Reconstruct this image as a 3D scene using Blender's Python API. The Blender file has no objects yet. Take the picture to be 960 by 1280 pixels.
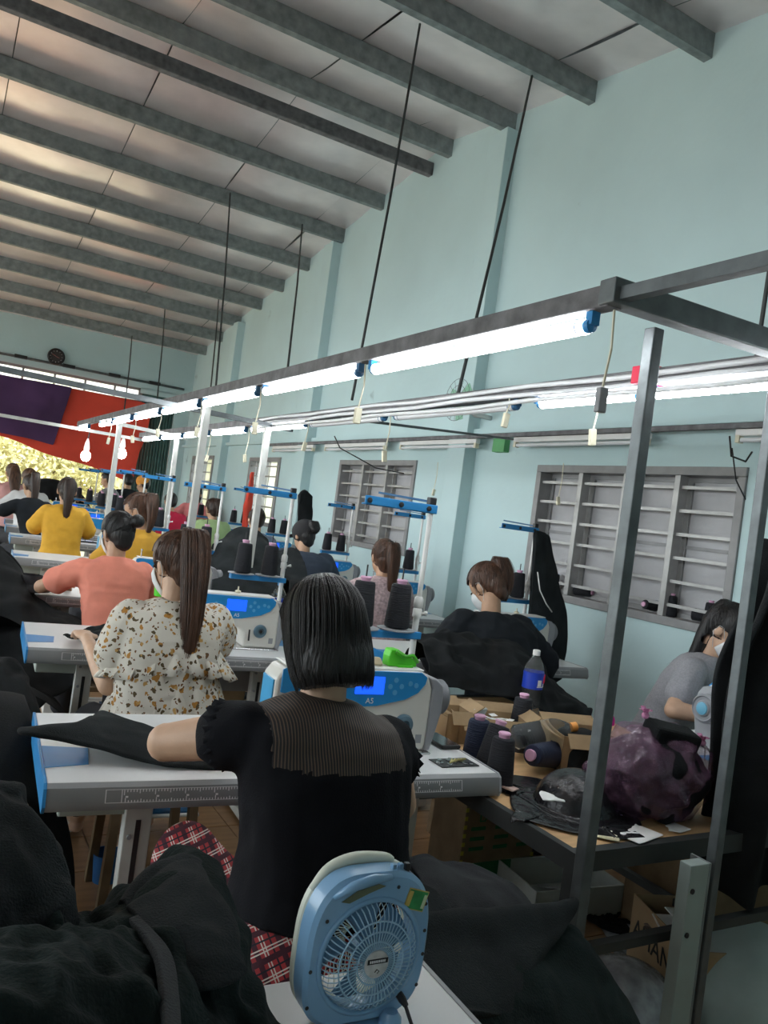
import bpy, bmesh, math, random
import numpy as np
from mathutils import Vector, Matrix, Euler
random.seed(7)
S = bpy.context.scene
COL = S.collection
PI = math.pi
# ------------------------------------------------------------------ camera
FPX, CAMH = 1000.0, 1.42
YAW, PITCH, ROLL = 0.5146, 0.0088, 0.1342
def cam_axes():
    cy, sy = math.cos(YAW), math.sin(YAW)
    r = np.array([cy, -sy, 0]); f = np.array([sy, cy, 0]); u = np.array([0, 0, 1.])
    cp, sp = math.cos(PITCH), math.sin(PITCH)
    f2 = f*cp + u*sp; u2 = u*cp - f*sp
    cr, sr = math.cos(ROLL), math.sin(ROLL)
    return r*cr + u2*sr, u2*cr - r*sr, f2
AR, AU, AF = cam_axes()
cd = bpy.data.cameras.new('camera'); cam = bpy.data.objects.new('camera', cd); COL.objects.link(cam)
cam.matrix_world = Matrix(((AR[0], AU[0], -AF[0], 0), (AR[1], AU[1], -AF[1], 0), (AR[2], AU[2], -AF[2], CAMH), (0, 0, 0, 1)))
cd.sensor_fit = 'VERTICAL'; cd.sensor_height = 24.0; cd.lens = 24.0*FPX/1280.0
cd.clip_start = 0.05; cd.clip_end = 300
S.camera = cam
def at(px, py, Y):      # world point seen at a pixel, at depth Y down the hall
    d = AR*((px-480)/FPX) - AU*((py-640)/FPX) + AF
    t = Y/d[1]
    return (d[0]*t, Y, CAMH + d[2]*t)
def atz(px, py, z):
    d = AR*((px-480)/FPX) - AU*((py-640)/FPX) + AF
    t = (z-CAMH)/d[2]
    return (d[0]*t, d[1]*t, z)
# ------------------------------------------------------------------ world, sun, exposure
S.view_settings.view_transform = 'Standard'; S.view_settings.look = 'None'
S.view_settings.gamma = 1.0; S.view_settings.use_curve_mapping = False
S.view_settings.exposure = 0.35
W = bpy.data.worlds.new('world'); S.world = W; W.use_nodes = True
nt = W.node_tree; nt.nodes.clear()
wo = nt.nodes.new('ShaderNodeOutputWorld'); bg = nt.nodes.new('ShaderNodeBackground')
bg.inputs[0].default_value = (0.86, 0.95, 1.0, 1); bg.inputs[1].default_value = 4.2
nt.links.new(bg.outputs[0], wo.inputs[0])
sd = bpy.data.lights.new('sun', 'SUN'); sd.energy = 8.0; sd.angle = 0.02; sd.color = (1, .95, .82)
so = bpy.data.objects.new('sun', sd); so.rotation_euler = (math.radians(-38), math.radians(18), 0); COL.objects.link(so)
TUBE_E = 26.0
BULB_E = 30.0
# ------------------------------------------------------------------ materials
MATS = {}
def mat(name, col, rough=.6, metal=0., var=.12, vs=6., bump=.0, bs=60., spec=.5, trans=0., emit=None, es=0., coat=0., sheen=0., alpha=1., stretch=(1,1,1), ior=1.45):
    if name in MATS: return MATS[name]
    m = bpy.data.materials.new(name); m.use_nodes = True; t = m.node_tree; N = t.nodes; L = t.links
    p = N['Principled BSDF']
    p.inputs['Roughness'].default_value = rough; p.inputs['Metallic'].default_value = metal
    p.inputs['Specular IOR Level'].default_value = spec; p.inputs['IOR'].default_value = ior
    p.inputs['Transmission Weight'].default_value = trans; p.inputs['Coat Weight'].default_value = coat
    p.inputs['Sheen Weight'].default_value = sheen; p.inputs['Alpha'].default_value = alpha
    tc = N.new('ShaderNodeTexCoord'); mp = N.new('ShaderNodeMapping'); mp.inputs['Scale'].default_value = stretch
    L.new(tc.outputs['Object'], mp.inputs[0])
    nz = N.new('ShaderNodeTexNoise'); nz.inputs['Scale'].default_value = vs; nz.inputs['Detail'].default_value = 5
    L.new(mp.outputs[0], nz.inputs['Vector'])
    r = N.new('ShaderNodeValToRGB'); c = col
    r.color_ramp.elements[0].position = .3; r.color_ramp.elements[1].position = .7
    r.color_ramp.elements[0].color = (c[0]*(1-var), c[1]*(1-var), c[2]*(1-var), 1)
    r.color_ramp.elements[1].color = (min(1, c[0]*(1+var)), min(1, c[1]*(1+var)), min(1, c[2]*(1+var)), 1)
    L.new(nz.outputs['Fac'], r.inputs[0]); L.new(r.outputs[0], p.inputs['Base Color'])
    if bump > 0:
        n2 = N.new('ShaderNodeTexNoise'); n2.inputs['Scale'].default_value = bs; n2.inputs['Detail'].default_value = 6
        L.new(mp.outputs[0], n2.inputs['Vector'])
        b = N.new('ShaderNodeBump'); b.inputs['Strength'].default_value = bump; b.inputs['Distance'].default_value = .01
        L.new(n2.outputs['Fac'], b.inputs['Height']); L.new(b.outputs[0], p.inputs['Normal'])
    if emit:
        p.inputs['Emission Color'].default_value = (*emit, 1); p.inputs['Emission Strength'].default_value = es
    MATS[name] = m
    return m
def nodes(m):
    return m.node_tree.nodes, m.node_tree.links, m.node_tree.nodes['Principled BSDF']
paint = mat('teal_paint', (.49, .645, .655), .75, var=.05, vs=1.3, bump=.25, bs=14)
def stain(m, dark, scale, lo, hi, stretch=(1, 1, 1)):
    N, L, p = nodes(m)
    src = p.inputs['Base Color'].links[0].from_socket
    tc = N.new('ShaderNodeTexCoord'); mp = N.new('ShaderNodeMapping'); mp.inputs['Scale'].default_value = stretch
    n = N.new('ShaderNodeTexNoise'); n.inputs['Scale'].default_value = scale; n.inputs['Detail'].default_value = 9; n.inputs['Roughness'].default_value = .65
    r = N.new('ShaderNodeMapRange'); r.inputs['From Min'].default_value = lo; r.inputs['From Max'].default_value = hi
    mx = N.new('ShaderNodeMix'); mx.data_type = 'RGBA'; mx.inputs['B'].default_value = (*dark, 1)
    L.new(tc.outputs['Object'], mp.inputs[0]); L.new(mp.outputs[0], n.inputs['Vector']); L.new(n.outputs['Fac'], r.inputs['Value'])
    L.new(r.outputs[0], mx.inputs['Factor']); L.new(src, mx.inputs['A']); L.new(mx.outputs['Result'], p.inputs['Base Color'])
stain(paint, (.2, .28, .29), 2.2, .66, .8)
foil = mat('foil_panel', (.82, .74, .74), .29, metal=.6, var=.14, vs=2.0, bump=.25, bs=3.5)
galv = mat('galvanised_steel', (.26, .29, .29), .55, metal=.6, var=.25, vs=14, bump=.15)
greysteel = mat('grey_steel', (.13, .145, .15), .45, metal=.5, var=.2, vs=20, bump=.1)
dusty = mat('dusty_steel', (.17, .17, .175), .8, metal=.2, var=.3, vs=18, bump=.3, bs=90)
wirem = mat('dark_wire', (.03, .035, .035), .6, var=.2)
whiteplastic = mat('white_plastic', (.75, .75, .73), .35, var=.04)
cream = mat('cream_plastic', (.68, .67, .62), .35, var=.05, vs=4)
ivory = mat('ivory_plastic', (.7, .66, .5), .4, var=.05)
blueplastic = mat('blue_plastic', (.03, .24, .55), .35, var=.1)
darkblue = mat('dark_blue_plastic', (.03, .12, .25), .35, var=.1)
greyplastic = mat('grey_plastic', (.30, .31, .33), .45, var=.08)
blackplastic = mat('black_plastic', (.02, .02, .022), .4, var=.2)
tabletop = mat('white_laminate', (.72, .73, .73), .38, var=.03, vs=3)
tableedge = mat('grey_edge', (.27, .28, .29), .45, var=.06, vs=8)
legmetal = mat('painted_leg_grey', (.56, .57, .54), .5, metal=.1, var=.1, vs=10)
chrome = mat('chrome', (.6, .6, .6), .2, metal=1., var=.05)
screenblue = mat('lcd_screen', (.01, .05, .6), .2, emit=(.01, .10, 1.), es=1.1)
tube = mat('lit_tube', (1, 1, 1), .4, emit=(.93, .97, 1.), es=TUBE_E, var=0)
bulbm = mat('lit_bulb', (1, 1, 1), .4, emit=(1, .98, .93), es=BULB_E, var=0)
offtube = mat('unlit_tube', (.7, .72, .74), .3, var=.03)
blackcloth = mat('black_cloth', (.009, .0105, .0115), .9, var=.35, vs=9, bump=.35, bs=240, spec=.25)
charcoal = mat('charcoal_cloth', (.015, .0185, .020), .92, var=.3, vs=12, bump=.5, bs=320, spec=.25)
greencloth = mat('dark_green_cloth', (.0065, .013, .0125), .92, var=.3, vs=7, bump=.4, bs=200, spec=.25)
threadm = mat('black_thread', (.012, .013, .018), .75, var=.4, vs=3, bump=.6, bs=260, stretch=(.1, .1, 1))
navythread = mat('navy_thread', (.012, .02, .05), .7, var=.4, vs=3, bump=.6, bs=260, stretch=(.1, .1, 1))
pinkcore = mat('pink_core', (.75, .42, .6), .4, var=.05)
wood = mat('plywood', (.62, .40, .2), .55, var=.14, vs=5, bump=.1, stretch=(1, 8, 1))
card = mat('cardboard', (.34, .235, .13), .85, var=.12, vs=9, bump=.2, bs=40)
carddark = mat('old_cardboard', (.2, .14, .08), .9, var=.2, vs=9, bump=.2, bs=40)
floormat = mat('wood_look_tile', (.30, .17, .08), .35, var=.25, vs=3, stretch=(1, 9, 1), bump=.05)
groutm = mat('grout', (.12, .09, .07), .9)
paper = mat('white_paper', (.78, .78, .77), .8, var=.04)
redcloth = mat('red_cloth', (.72, .07, .04), .8, var=.12, vs=2, bump=.2, bs=90)
purplecloth = mat('purple_cloth', (.07, .03, .10), .85, var=.2, vs=2, bump=.2, bs=90)
gardenleaf = mat('sunlit_leaf', (.62, .58, .30), .6, var=.45, vs=3)
grassm = mat('grass_ground', (.42, .39, .27), .9, var=.3, vs=2)
asphalt = mat('grey_concrete', (.3, .3, .28), .9, var=.15, vs=2)
shutterm = mat('grey_shutter', (.40, .40, .41), .6, var=.12, vs=5, bump=.1)
framegrey = mat('grey_frame', (.25, .25, .25), .5, var=.12, vs=12)
barm = mat('grey_bar', (.36, .36, .35), .45, metal=.3, var=.15, vs=12)
rollm = mat('roller_shutter', (.05, .12, .11), .5, var=.15)
greenplastic = mat('green_plastic', (.10, .62, .03), .35, var=.06)
magenta = mat('magenta_plastic', (.55, .02, .32), .35)
clearp = mat('clear_plastic', (.9, .95, .95), .05, trans=.95, var=.0, ior=1.15)
bluelabel = mat('blue_label', (.02, .06, .5), .4, var=.1)
whitelabel = mat('white_print', (.8, .8, .82), .5, var=.02)
redprint = mat('red_print', (.75, .03, .08), .5, var=.02)
greensticker = mat('green_sticker', (.03, .25, .08), .4, var=.25, vs=60)
goldsticker = mat('gold_sticker', (.55, .42, .12), .4, var=.2, vs=60)
fanblue = mat('fan_blue', (.21, .40, .62), .3, var=.05, coat=.3)
fanblade = mat('fan_blade', (.12, .26, .42), .3, var=.05)
fancream = mat('fan_cream', (.72, .76, .66), .35, var=.03)
fanlight = mat('fan_grille', (.33, .52, .68), .35, var=.05)
orangecap = mat('orange_plastic', (.85, .35, .08), .4)
greentext = mat('dark_green_print', (.01, .12, .04), .7, var=.2)
blackprint = mat('black_print', (.015, .015, .015), .7)
purplebag = mat('purple_film', (.18, .085, .15), .14, var=.4, vs=8, bump=1.0, bs=22, alpha=.42, spec=.9)
clearbag = mat('clear_film', (.50, .51, .55), .12, var=.5, vs=14, bump=1., bs=22, alpha=.7, spec=.9)
pinkfilm = mat('pink_film', (.85, .35, .6), .2, trans=.3, var=.2, bump=.5, alpha=.8)
skin = {}
for i, c in enumerate([(.50, .30, .19), (.58, .37, .25), (.42, .25, .155)]):
    skin[i] = mat('skin_%s' % 'abc'[i], c, .5, var=.06, vs=30, bump=.05, bs=300)
# ------------------------------------------------------------------ mesh helper
def frame(d):
    d = Vector(d).normalized(); a = Vector((0, 0, 1)) if abs(d.z) < .95 else Vector((0, 1, 0))
    u = d.cross(a).normalized(); v = d.cross(u).normalized()
    return u, v
class MB:
    def __init__(s): s.v = []; s.f = []; s.m = []; s.cur = 0
    def mat(s, i): s.cur = i; return s
    def add(s, vs, fs):
        o = len(s.v); s.v += [tuple(v) for v in vs]; s.f += [tuple(i+o for i in f) for f in fs]; s.m += [s.cur]*len(fs)
        return s
    def box(s, c, d, rot=None):
        x, y, z = d[0]/2, d[1]/2, d[2]/2
        vs = [Vector((sx*x, sy*y, sz*z)) for sz in (-1, 1) for sy in (-1, 1) for sx in (-1, 1)]
        if rot is not None:
            R = rot if isinstance(rot, Matrix) else Euler(rot).to_matrix()
            vs = [R @ v for v in vs]
        c = Vector(c)
        return s.add([v+c for v in vs], [(0, 2, 3, 1), (4, 5, 7, 6), (0, 1, 5, 4), (2, 6, 7, 3), (0, 4, 6, 2), (1, 3, 7, 5)])
    def bb(s, a, b):
        return s.box([(a[i]+b[i])/2 for i in range(3)], [abs(b[i]-a[i]) for i in range(3)])
    def bar(s, p, q, w, h=None, up=None):
        p = Vector(p); q = Vector(q); h = h or w
        d = (q-p).normalized(); a = Vector(up) if up else (Vector((0, 0, 1)) if abs(d.z) < .9 else Vector((0, 1, 0)))
        u = d.cross(a).normalized(); v = u.cross(d).normalized()
        vs = []
        for e in (p, q):
            for (i, j) in ((-1, -1), (1, -1), (1, 1), (-1, 1)): vs.append(e+u*i*w/2+v*j*h/2)
        return s.add(vs, [(3, 2, 1, 0), (4, 5, 6, 7), (0, 1, 5, 4), (1, 2, 6, 5), (2, 3, 7, 6), (3, 0, 4, 7)])
    def tube(s, pts, r, n=8, cap=True):
        pts = [Vector(p) for p in pts]; k = len(pts)
        rs = r if isinstance(r, (list, tuple)) else [r]*k
        vs = []; u = None
        for i, p in enumerate(pts):
            d = (pts[min(i+1, k-1)]-pts[max(i-1, 0)])
            if d.length < 1e-9: d = Vector((0, 0, 1))
            d.normalize()
            if u is None: u, v = frame(d)
            else:
                u = (u-d*u.dot(d));
                if u.length < 1e-6: u, _ = frame(d)
                u.normalize()
            v = d.cross(u)
            for j in range(n):
                a = 2*PI*j/n; vs.append(p+u*math.cos(a)*rs[i]+v*math.sin(a)*rs[i])
        fs = [(i*n+j, i*n+(j+1) % n, (i+1)*n+(j+1) % n, (i+1)*n+j) for i in range(k-1) for j in range(n)]
        if cap: fs += [tuple(range(n-1, -1, -1)), tuple((k-1)*n+j for j in range(n))]
        return s.add(vs, fs)
    def loft(s, rings, cap=True):
        n = len(rings[0]); k = len(rings); vs = [p for r in rings for p in r]
        fs = [(i*n+j, i*n+(j+1) % n, (i+1)*n+(j+1) % n, (i+1)*n+j) for i in range(k-1) for j in range(n)]
        if cap: fs += [tuple(range(n-1, -1, -1)), tuple((k-1)*n+j for j in range(n))]
        return s.add(vs, fs)
    def lathe(s, prof, o=(0, 0, 0), ax=(0, 0, 1), n=20, cap=True):
        ax = Vector(ax).normalized(); u, v = frame(ax); o = Vector(o)
        rings = [[o+ax*z+u*math.cos(2*PI*j/n)*r+v*math.sin(2*PI*j/n)*r for j in range(n)] for r, z in prof]
        return s.loft(rings, cap)
    def prism(s, poly, y0, y1, ax='y'):
        n = len(poly)
        def P(a, b, y): return (a, y, b) if ax == 'y' else ((a, b, y) if ax == 'z' else (y, a, b))
        vs = [P(a, b, y0) for a, b in poly]+[P(a, b, y1) for a, b in poly]
        return s.add(vs, [tuple(range(n)), tuple(range(2*n-1, n-1, -1))]+[(i, i+n, (i+1) % n+n, (i+1) % n) for i in range(n)])
    def ell(s, c, r, R=None, nu=16, nv=10):
        vs = []; fs = []; c = Vector(c)
        for i in range(nv+1):
            t = PI*i/nv
            for j in range(nu):
                a = 2*PI*j/nu; p = Vector((math.sin(t)*math.cos(a)*r[0], math.sin(t)*math.sin(a)*r[1], math.cos(t)*r[2]))
                if R is not None: p = R @ p
                vs.append(c+p)
        for i in range(nv):
            for j in range(nu): fs.append((i*nu+j, (i+1)*nu+j, (i+1)*nu+(j+1) % nu, i*nu+(j+1) % nu))
        return s.add(vs, fs)
    def mesh(s, name):
        me = bpy.data.meshes.new(name); me.from_pydata([tuple(v) for v in s.v], [], s.f); me.update()
        return me
    def build(s, name, mats, parent=None, smooth=False, bevel=0, kind=None, subsurf=0, world=True):
        me = s.mesh(name)
        ms = mats if isinstance(mats, (list, tuple)) else [mats]
        for m in ms: me.materials.append(m)
        if len(ms) > 1: me.polygons.foreach_set('material_index', s.m)
        bm = bmesh.new(); bm.from_mesh(me); bmesh.ops.recalc_face_normals(bm, faces=bm.faces); bm.to_mesh(me); bm.free()
        return fin(me, name, parent, smooth, bevel, kind, subsurf, world)
def wm(o):
    m = o.matrix_basis.copy(); p = o.parent
    while p: m = p.matrix_basis @ m; p = p.parent
    return m
def fin(me, name, parent=None, smooth=False, bevel=0, kind=None, subsurf=0, world=True):
    o = bpy.data.objects.new(name, me); COL.objects.link(o)
    if parent is not None:
        if world: me.transform(wm(parent).inverted())
        o.parent = parent
    if smooth == 'auto':
        me.polygons.foreach_set('use_smooth', [True]*len(me.polygons))
        me.update(); me.set_sharp_from_angle(angle=math.radians(40))
    elif smooth: me.polygons.foreach_set('use_smooth', [True]*len(me.polygons))
    if bevel:
        b = o.modifiers.new('b', 'BEVEL'); b.width = bevel; b.segments = 2; b.limit_method = 'ANGLE'
    if subsurf:
        b = o.modifiers.new('s', 'SUBSURF'); b.levels = subsurf; b.render_levels = subsurf
    if kind: o['kind'] = kind
    return o
def tag(o, label, cat, group=None, kind=None):
    o['label'] = label; o['category'] = cat
    if group: o['group'] = group
    if kind: o['kind'] = kind
    return o
def thing(name, label, cat, loc=(0, 0, 0), rz=0, group=None):
    o = bpy.data.objects.new(name, None); COL.objects.link(o); o.location = loc; o.rotation_euler = (0, 0, rz); o.empty_display_size = .1
    return tag(o, label, cat, group)
def struct(name):
    o = bpy.data.objects.new(name, None); COL.objects.link(o); o['kind'] = 'structure'; return o
KIDS = {}
def copy_tree(o, loc=None, rz=None, label=None, group=None, parent=None, scale=None):
    c = o.copy(); COL.objects.link(c); c.parent = parent
    for ch in [x for x in COL.objects if x.parent == o]: copy_tree(ch, parent=c)
    if loc is not None: c.location = loc
    if rz is not None: c.rotation_euler = (0, 0, rz)
    if scale: c.scale = scale
    if label: c['label'] = label
    if group: c['group'] = group
    return c
def text(body, size, name, m, parent, loc, R, depth=.0006, align='CENTER', world=False):
    cu = bpy.data.curves.new(name, 'FONT'); cu.body = body; cu.size = size; cu.extrude = depth; cu.align_x = align; cu.align_y = 'CENTER'
    o = bpy.data.objects.new(name, cu); COL.objects.link(o)
    me = bpy.data.meshes.new_from_object(o); COL.objects.unlink(o); bpy.data.objects.remove(o)
    R = R.to_3x3() if isinstance(R, Matrix) else Euler(R).to_matrix()
    me.transform(Matrix.Translation(Vector(loc)) @ R.to_4x4()); me.materials.clear(); me.materials.append(m)
    return fin(me, name, parent, world=world)
# ------------------------------------------------------------------ numpy noise, sheets, cloth
def vnoise(P, f, seed=0):
    rs = np.random.RandomState(seed); T = rs.rand(4096)
    Q = P*f+1000.; I = np.floor(Q).astype(np.int64); F = Q-I; F = F*F*(3-2*F)
    def h(i, j, k): return T[((i*73856093) ^ (j*19349663) ^ (k*83492791)) & 4095]
    out = 0
    for a in (0, 1):
        for b in (0, 1):
            for c in (0, 1):
                w = (F[:, 0] if a else 1-F[:, 0])*(F[:, 1] if b else 1-F[:, 1])*(F[:, 2] if c else 1-F[:, 2])
                out = out+w*h(I[:, 0]+a, I[:, 1]+b, I[:, 2]+c)
    return out*2-1
def ridged(P, f, seed=0): return 1-2*np.abs(vnoise(P, f, seed))
def normals(me):
    n = np.empty(len(me.vertices)*3); me.vertices.foreach_get('normal', n); return n.reshape(-1, 3)
def coords(me):
    n = np.empty(len(me.vertices)*3); me.vertices.foreach_get('co', n); return n.reshape(-1, 3)
def grid_mesh(P, name, m, parent=None, thick=.004, sub=1, uv=False):
    n, k = P.shape[:2]
    fs = [(i*k+j, i*k+j+1, (i+1)*k+j+1, (i+1)*k+j) for i in range(n-1) for j in range(k-1)]
    me = bpy.data.meshes.new(name); me.from_pydata([tuple(v) for v in P.reshape(-1, 3)], [], fs); me.update()
    me.materials.append(m)
    o = fin(me, name, parent, smooth=True)
    if thick:
        s = o.modifiers.new('t', 'SOLIDIFY'); s.thickness = thick; s.offset = 0
    if sub:
        s = o.modifiers.new('s', 'SUBSURF'); s.levels = sub; s.render_levels = sub
    return o
def crv(A, n):      # catmull-rom resample along axis 0
    A = np.asarray(A, float); k = A.shape[0]
    E = np.concatenate([(2*A[0]-A[1])[None], A, (2*A[-1]-A[-2])[None]])
    ts = np.linspace(0, k-1-1e-9, n); out = []
    for t in ts:
        i = int(t); u = t-i; a, b, c, d = E[i], E[i+1], E[i+2], E[i+3]
        out.append(.5*((2*b)+(-a+c)*u+(2*a-5*b+4*c-d)*u*u+(-a+3*b-3*c+d)*u**3))
    return np.array(out)
def sheet(name, ctrl, m, n=40, k=40, amp=.01, f=9, seed=1, parent=None, thick=.004, sub=1, aniso=(1, 1, 1)):
    A = np.array(ctrl, float); A = crv(A, n); A = np.swapaxes(crv(np.swapaxes(A, 0, 1), k), 0, 1)
    du = np.gradient(A, axis=0); dv = np.gradient(A, axis=1); N = np.cross(du, dv); N /= np.linalg.norm(N, axis=2, keepdims=True)+1e-9
    P = A.reshape(-1, 3)*np.array(aniso)
    Pw = P+.35/f*np.stack([vnoise(P, f*.6, seed+7), vnoise(P, f*.6, seed+8), vnoise(P, f*.6, seed+9)], 1)
    h = ridged(Pw, f, seed)*.6+ridged(Pw, f*2.1, seed+1)*.32+vnoise(P, f*3.3, seed+4)*.12+vnoise(P, f*.5, seed+2)*.6
    A = A+N*(h.reshape(n, k, 1)*amp)
    return grid_mesh(A, name, m, parent, thick, sub)
def drop(name, c, size, m, cols, res=44, seed=1, steps=110, crump=.0, rot=0., thick=.004, parent=None, z0=None, pins=None, comp=.86, sub=1):
    """a square of cloth let fall on simple colliders (position-based dynamics)"""
    n, k = res, max(8, int(res*size[1]/size[0]))
    rs = np.random.RandomState(seed)
    u = np.linspace(-.5, .5, n)[:, None]; v = np.linspace(-.5, .5, k)[None, :]
    X = u*size[0]+0*v; Y = v*size[1]+0*u
    L0 = size[0]/(n-1); L1 = size[1]/(k-1)
    ca, sa = math.cos(rot), math.sin(rot)
    P = np.stack([c[0]+(X*ca-Y*sa)*comp, c[1]+(X*sa+Y*ca)*comp, c[2]+0*X], 2)
    q = P.reshape(-1, 3)
    P[:, :, 2] += (vnoise(q*np.array([1, 1, 0]), 5/max(size), seed)*.5+vnoise(q*np.array([1, 1, 0]), 12/max(size), seed+3)*.3).reshape(n, k)*(.12+crump)
    P[:, :, :2] += (rs.rand(n, k, 2)-.5)*L0*.3
    V = np.zeros_like(P)
    def con(sl1, sl2, L, st):
        d = P[sl2]-P[sl1]; l = np.linalg.norm(d, axis=2, keepdims=True)+1e-9; cc = d*((l-L)/l*.5*st)
        P[sl1] += cc; P[sl2] -= cc
    def pairs(di, dj):
        out = []
        ax = 0 if di else 1; step = di or abs(dj)
        for par in range(2):
            idx = (np.arange(n if di else k)//step) % 2 == par
            I = np.arange(n) if not di else np.arange(n)[idx][np.arange(n)[idx] < n-di]
            J = np.arange(k)
            if not di: J = J[idx]; J = J[J < k-dj]
            elif dj > 0: J = J[J < k-dj]
            elif dj < 0: J = J[J >= -dj]
            if len(I) and len(J): out.append((np.ix_(I, J), np.ix_(I+di, J+dj)))
        return out
    D = math.hypot(L0, L1)
    G = [(p, L0, 1.) for p in pairs(1, 0)]+[(p, L1, 1.) for p in pairs(0, 1)]+[(p, D, .5) for p in pairs(1, 1)]+[(p, D, .5) for p in pairs(1, -1)]+[(p, 2*L0, .12) for p in pairs(2, 0)]+[(p, 2*L1, .12) for p in pairs(0, 2)]
    dt = 1/60.
    e = .006
    for it in range(steps):
        V[:, :, 2] -= 9.8*dt; V *= .965; Q = P.copy(); P += V*dt
        for r in range(4):
            for (a, b), L, st in G: con(a, b, L, st)
        for cl in cols:
            if cl[0] == 'z':
                P[:, :, 2] = np.maximum(P[:, :, 2], cl[1]+e)
            elif cl[0] == 'box':
                lo = np.array(cl[1])-e; hi = np.array(cl[2])+e
                ins = np.all((P > lo) & (P < hi), axis=2)
                if ins.any():
                    p = P[ins]; dd = np.concatenate([p-lo, hi-p], 1); dd[:, 2] += 9; i = dd.argmin(1)
                    for a in range(3):
                        p[i == a, a] = lo[a]; p[i == a+3, a] = hi[a]
                    P[ins] = p
            else:
                cc = np.array(cl[1]); rr = np.array(cl[2])+e; w = (P-cc)/rr; l = np.linalg.norm(w, axis=2, keepdims=True)
                P = np.where(l < 1, cc+w/np.maximum(l, 1e-6)*rr, P)
        if pins is not None:
            for (i, j, pos) in pins: P[i, j] = pos
        V = (P-Q)/dt; V = np.clip(V, -3, 3)
        V[:, :, :2] *= .9
    return grid_mesh(P, name, m, parent, thick, sub)
def remesh(mb, vox, name, mats, parent, wr=None, smooth=3, local=True):
    me = mb.mesh('tmp'); o = bpy.data.objects.new('tmp', me); COL.objects.link(o)
    r = o.modifiers.new('r', 'REMESH'); r.mode = 'VOXEL'; r.voxel_size = vox
    if smooth:
        q = o.modifiers.new('q', 'SMOOTH'); q.factor = .5; q.iterations = smooth
    dg = bpy.context.evaluated_depsgraph_get(); dg.update()
    nm = bpy.data.meshes.new_from_object(o.evaluated_get(dg)); bpy.data.objects.remove(o); bpy.data.meshes.remove(me)
    nm.name = name
    if wr is not None:
        P = coords(nm); N = normals(nm); P2 = P+N*wr(P)[:, None]; nm.vertices.foreach_set('co', P2.ravel()); nm.update()
    nm.materials.clear()
    for m in (mats if isinstance(mats, (list, tuple)) else [mats]): nm.materials.append(m)
    return fin(nm, name, parent, smooth=True, world=not local)

def heap(name, crest, bottom, m, rows=4, n=60, k=44, amp=.02, f=8, seed=1, thick=.008, back=.12, bulge=.03, parent=None, sub=1):
    """a garment lying over a hump: runs from behind the crest, over it and down to the bottom line"""
    R = []; cr = [at(*p) for p in crest]; bo = [at(*p) for p in bottom]
    R.append([(p[0]+.01, p[1]+back, p[2]-back*1.4) for p in cr]); R.append([(p[0], p[1]+back*.35, p[2]-back*.12) for p in cr])
    for i in range(rows):
        u = i/(rows-1); w = math.sin(u*PI)*bulge
        R.append([tuple(a[j]*(1-u)+b[j]*u+(w if j == 2 else (-w*.8 if j == 1 else 0)) for j in range(3)) for a, b in zip(cr, bo)])
    return sheet(name, R, m, k, n, amp, f, seed, parent, thick, sub)
# ================================================================== THE ROOM
WX, FY, LX, BY = 3.65, 13.6, -5.0, -3.0      # right wall, far wall, left wall, back wall
def roofz(y): return 4.88-.148*(y-6.2) if y > 6.2 else 4.88-.125*(6.2-y)
floor = struct('floor')
MB().bb((LX-.2, BY-.2, -.1), (WX+.2, FY+.2, -.012)).build('floor_slab', groutm, floor)
k = MB(); k.bb((-.298, -.148, -.012), (.298, .148, 0)); tile0 = None
for i in range(7):
    for j in range(18):
        x = .1+.6*i+.3; y = .9+.3*j+.15
        if tile0 is None: tile0 = k.build('floor_tile', floormat, floor, bevel=.002); tile0.location = (x, y, 0)
        else:
            t = tile0.copy(); COL.objects.link(t); t.location = (x, y, 0)
MB().bb((-4.9, -2.9, -.012), (.09, 13.5, 0)).bb((.09, -2.9, -.012), (4.3, .88, 0)).bb((.09, 6.32, -.012), (3.64, 13.5, 0)).build('floor_tiles_far', floormat, floor)
# right wall with four window holes
wins = [(2.70, 4.36, 1.04, 1.94), (5.98, 7.50, 1.12, 1.97), (9.15, 10.25, 1.13, 2.0), (11.85, 13.0, 1.10, 2.03)]
wr = struct('wall_right'); b = MB(); y = BY
for (a, c, z0, z1) in wins:
    b.bb((WX, y, 0), (WX+.2, a, roofz(min(max(y, 4), 6.2))-.2)); b.bb((WX, a, 0), (WX+.2, c, z0)); b.bb((WX, a, z1), (WX+.2, c, 3.5)); y = c
b.bb((WX, y, 0), (WX+.2, FY+.2, 3.5))
b.prism([(BY, 3.4), (FY+.2, 3.4), (FY+.2, roofz(FY+.2)), (6.2, 4.88), (BY, roofz(BY))], WX+.0005, WX+.2, 'x')
# keep only pieces below the gable line
b2 = MB(); y = BY
for (a, c, z0, z1) in wins:
    b2.bb((WX, y, 0), (WX+.2, a, 3.4)); b2.bb((WX, a, 0), (WX+.2, c, z0)); b2.bb((WX, a, z1), (WX+.2, c, 3.4)); y = c
b2.bb((WX, y, 0), (WX+.2, FY+.2, 3.4))
b2.prism([(BY, 3.4), (FY+.2, 3.4), (FY+.2, roofz(FY+.2)), (6.2, 4.88), (BY, roofz(BY))], WX, WX+.2, 'x')
b2.build('wall_panel', paint, wr)
for y in (-1.0, 2.06-.0, 5.13, 8.22, 11.25):
    if y == 2.06: continue
    MB().bb((WX-.11, y, 0), (WX+.01, y+.24, roofz(y)-.16)).build('pilaster', paint, wr, bevel=.006)
MB().bb((WX-.05, BY, 2.17), (WX+.01, FY, 2.21)).build('wall_ledge', paint, wr)
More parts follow.
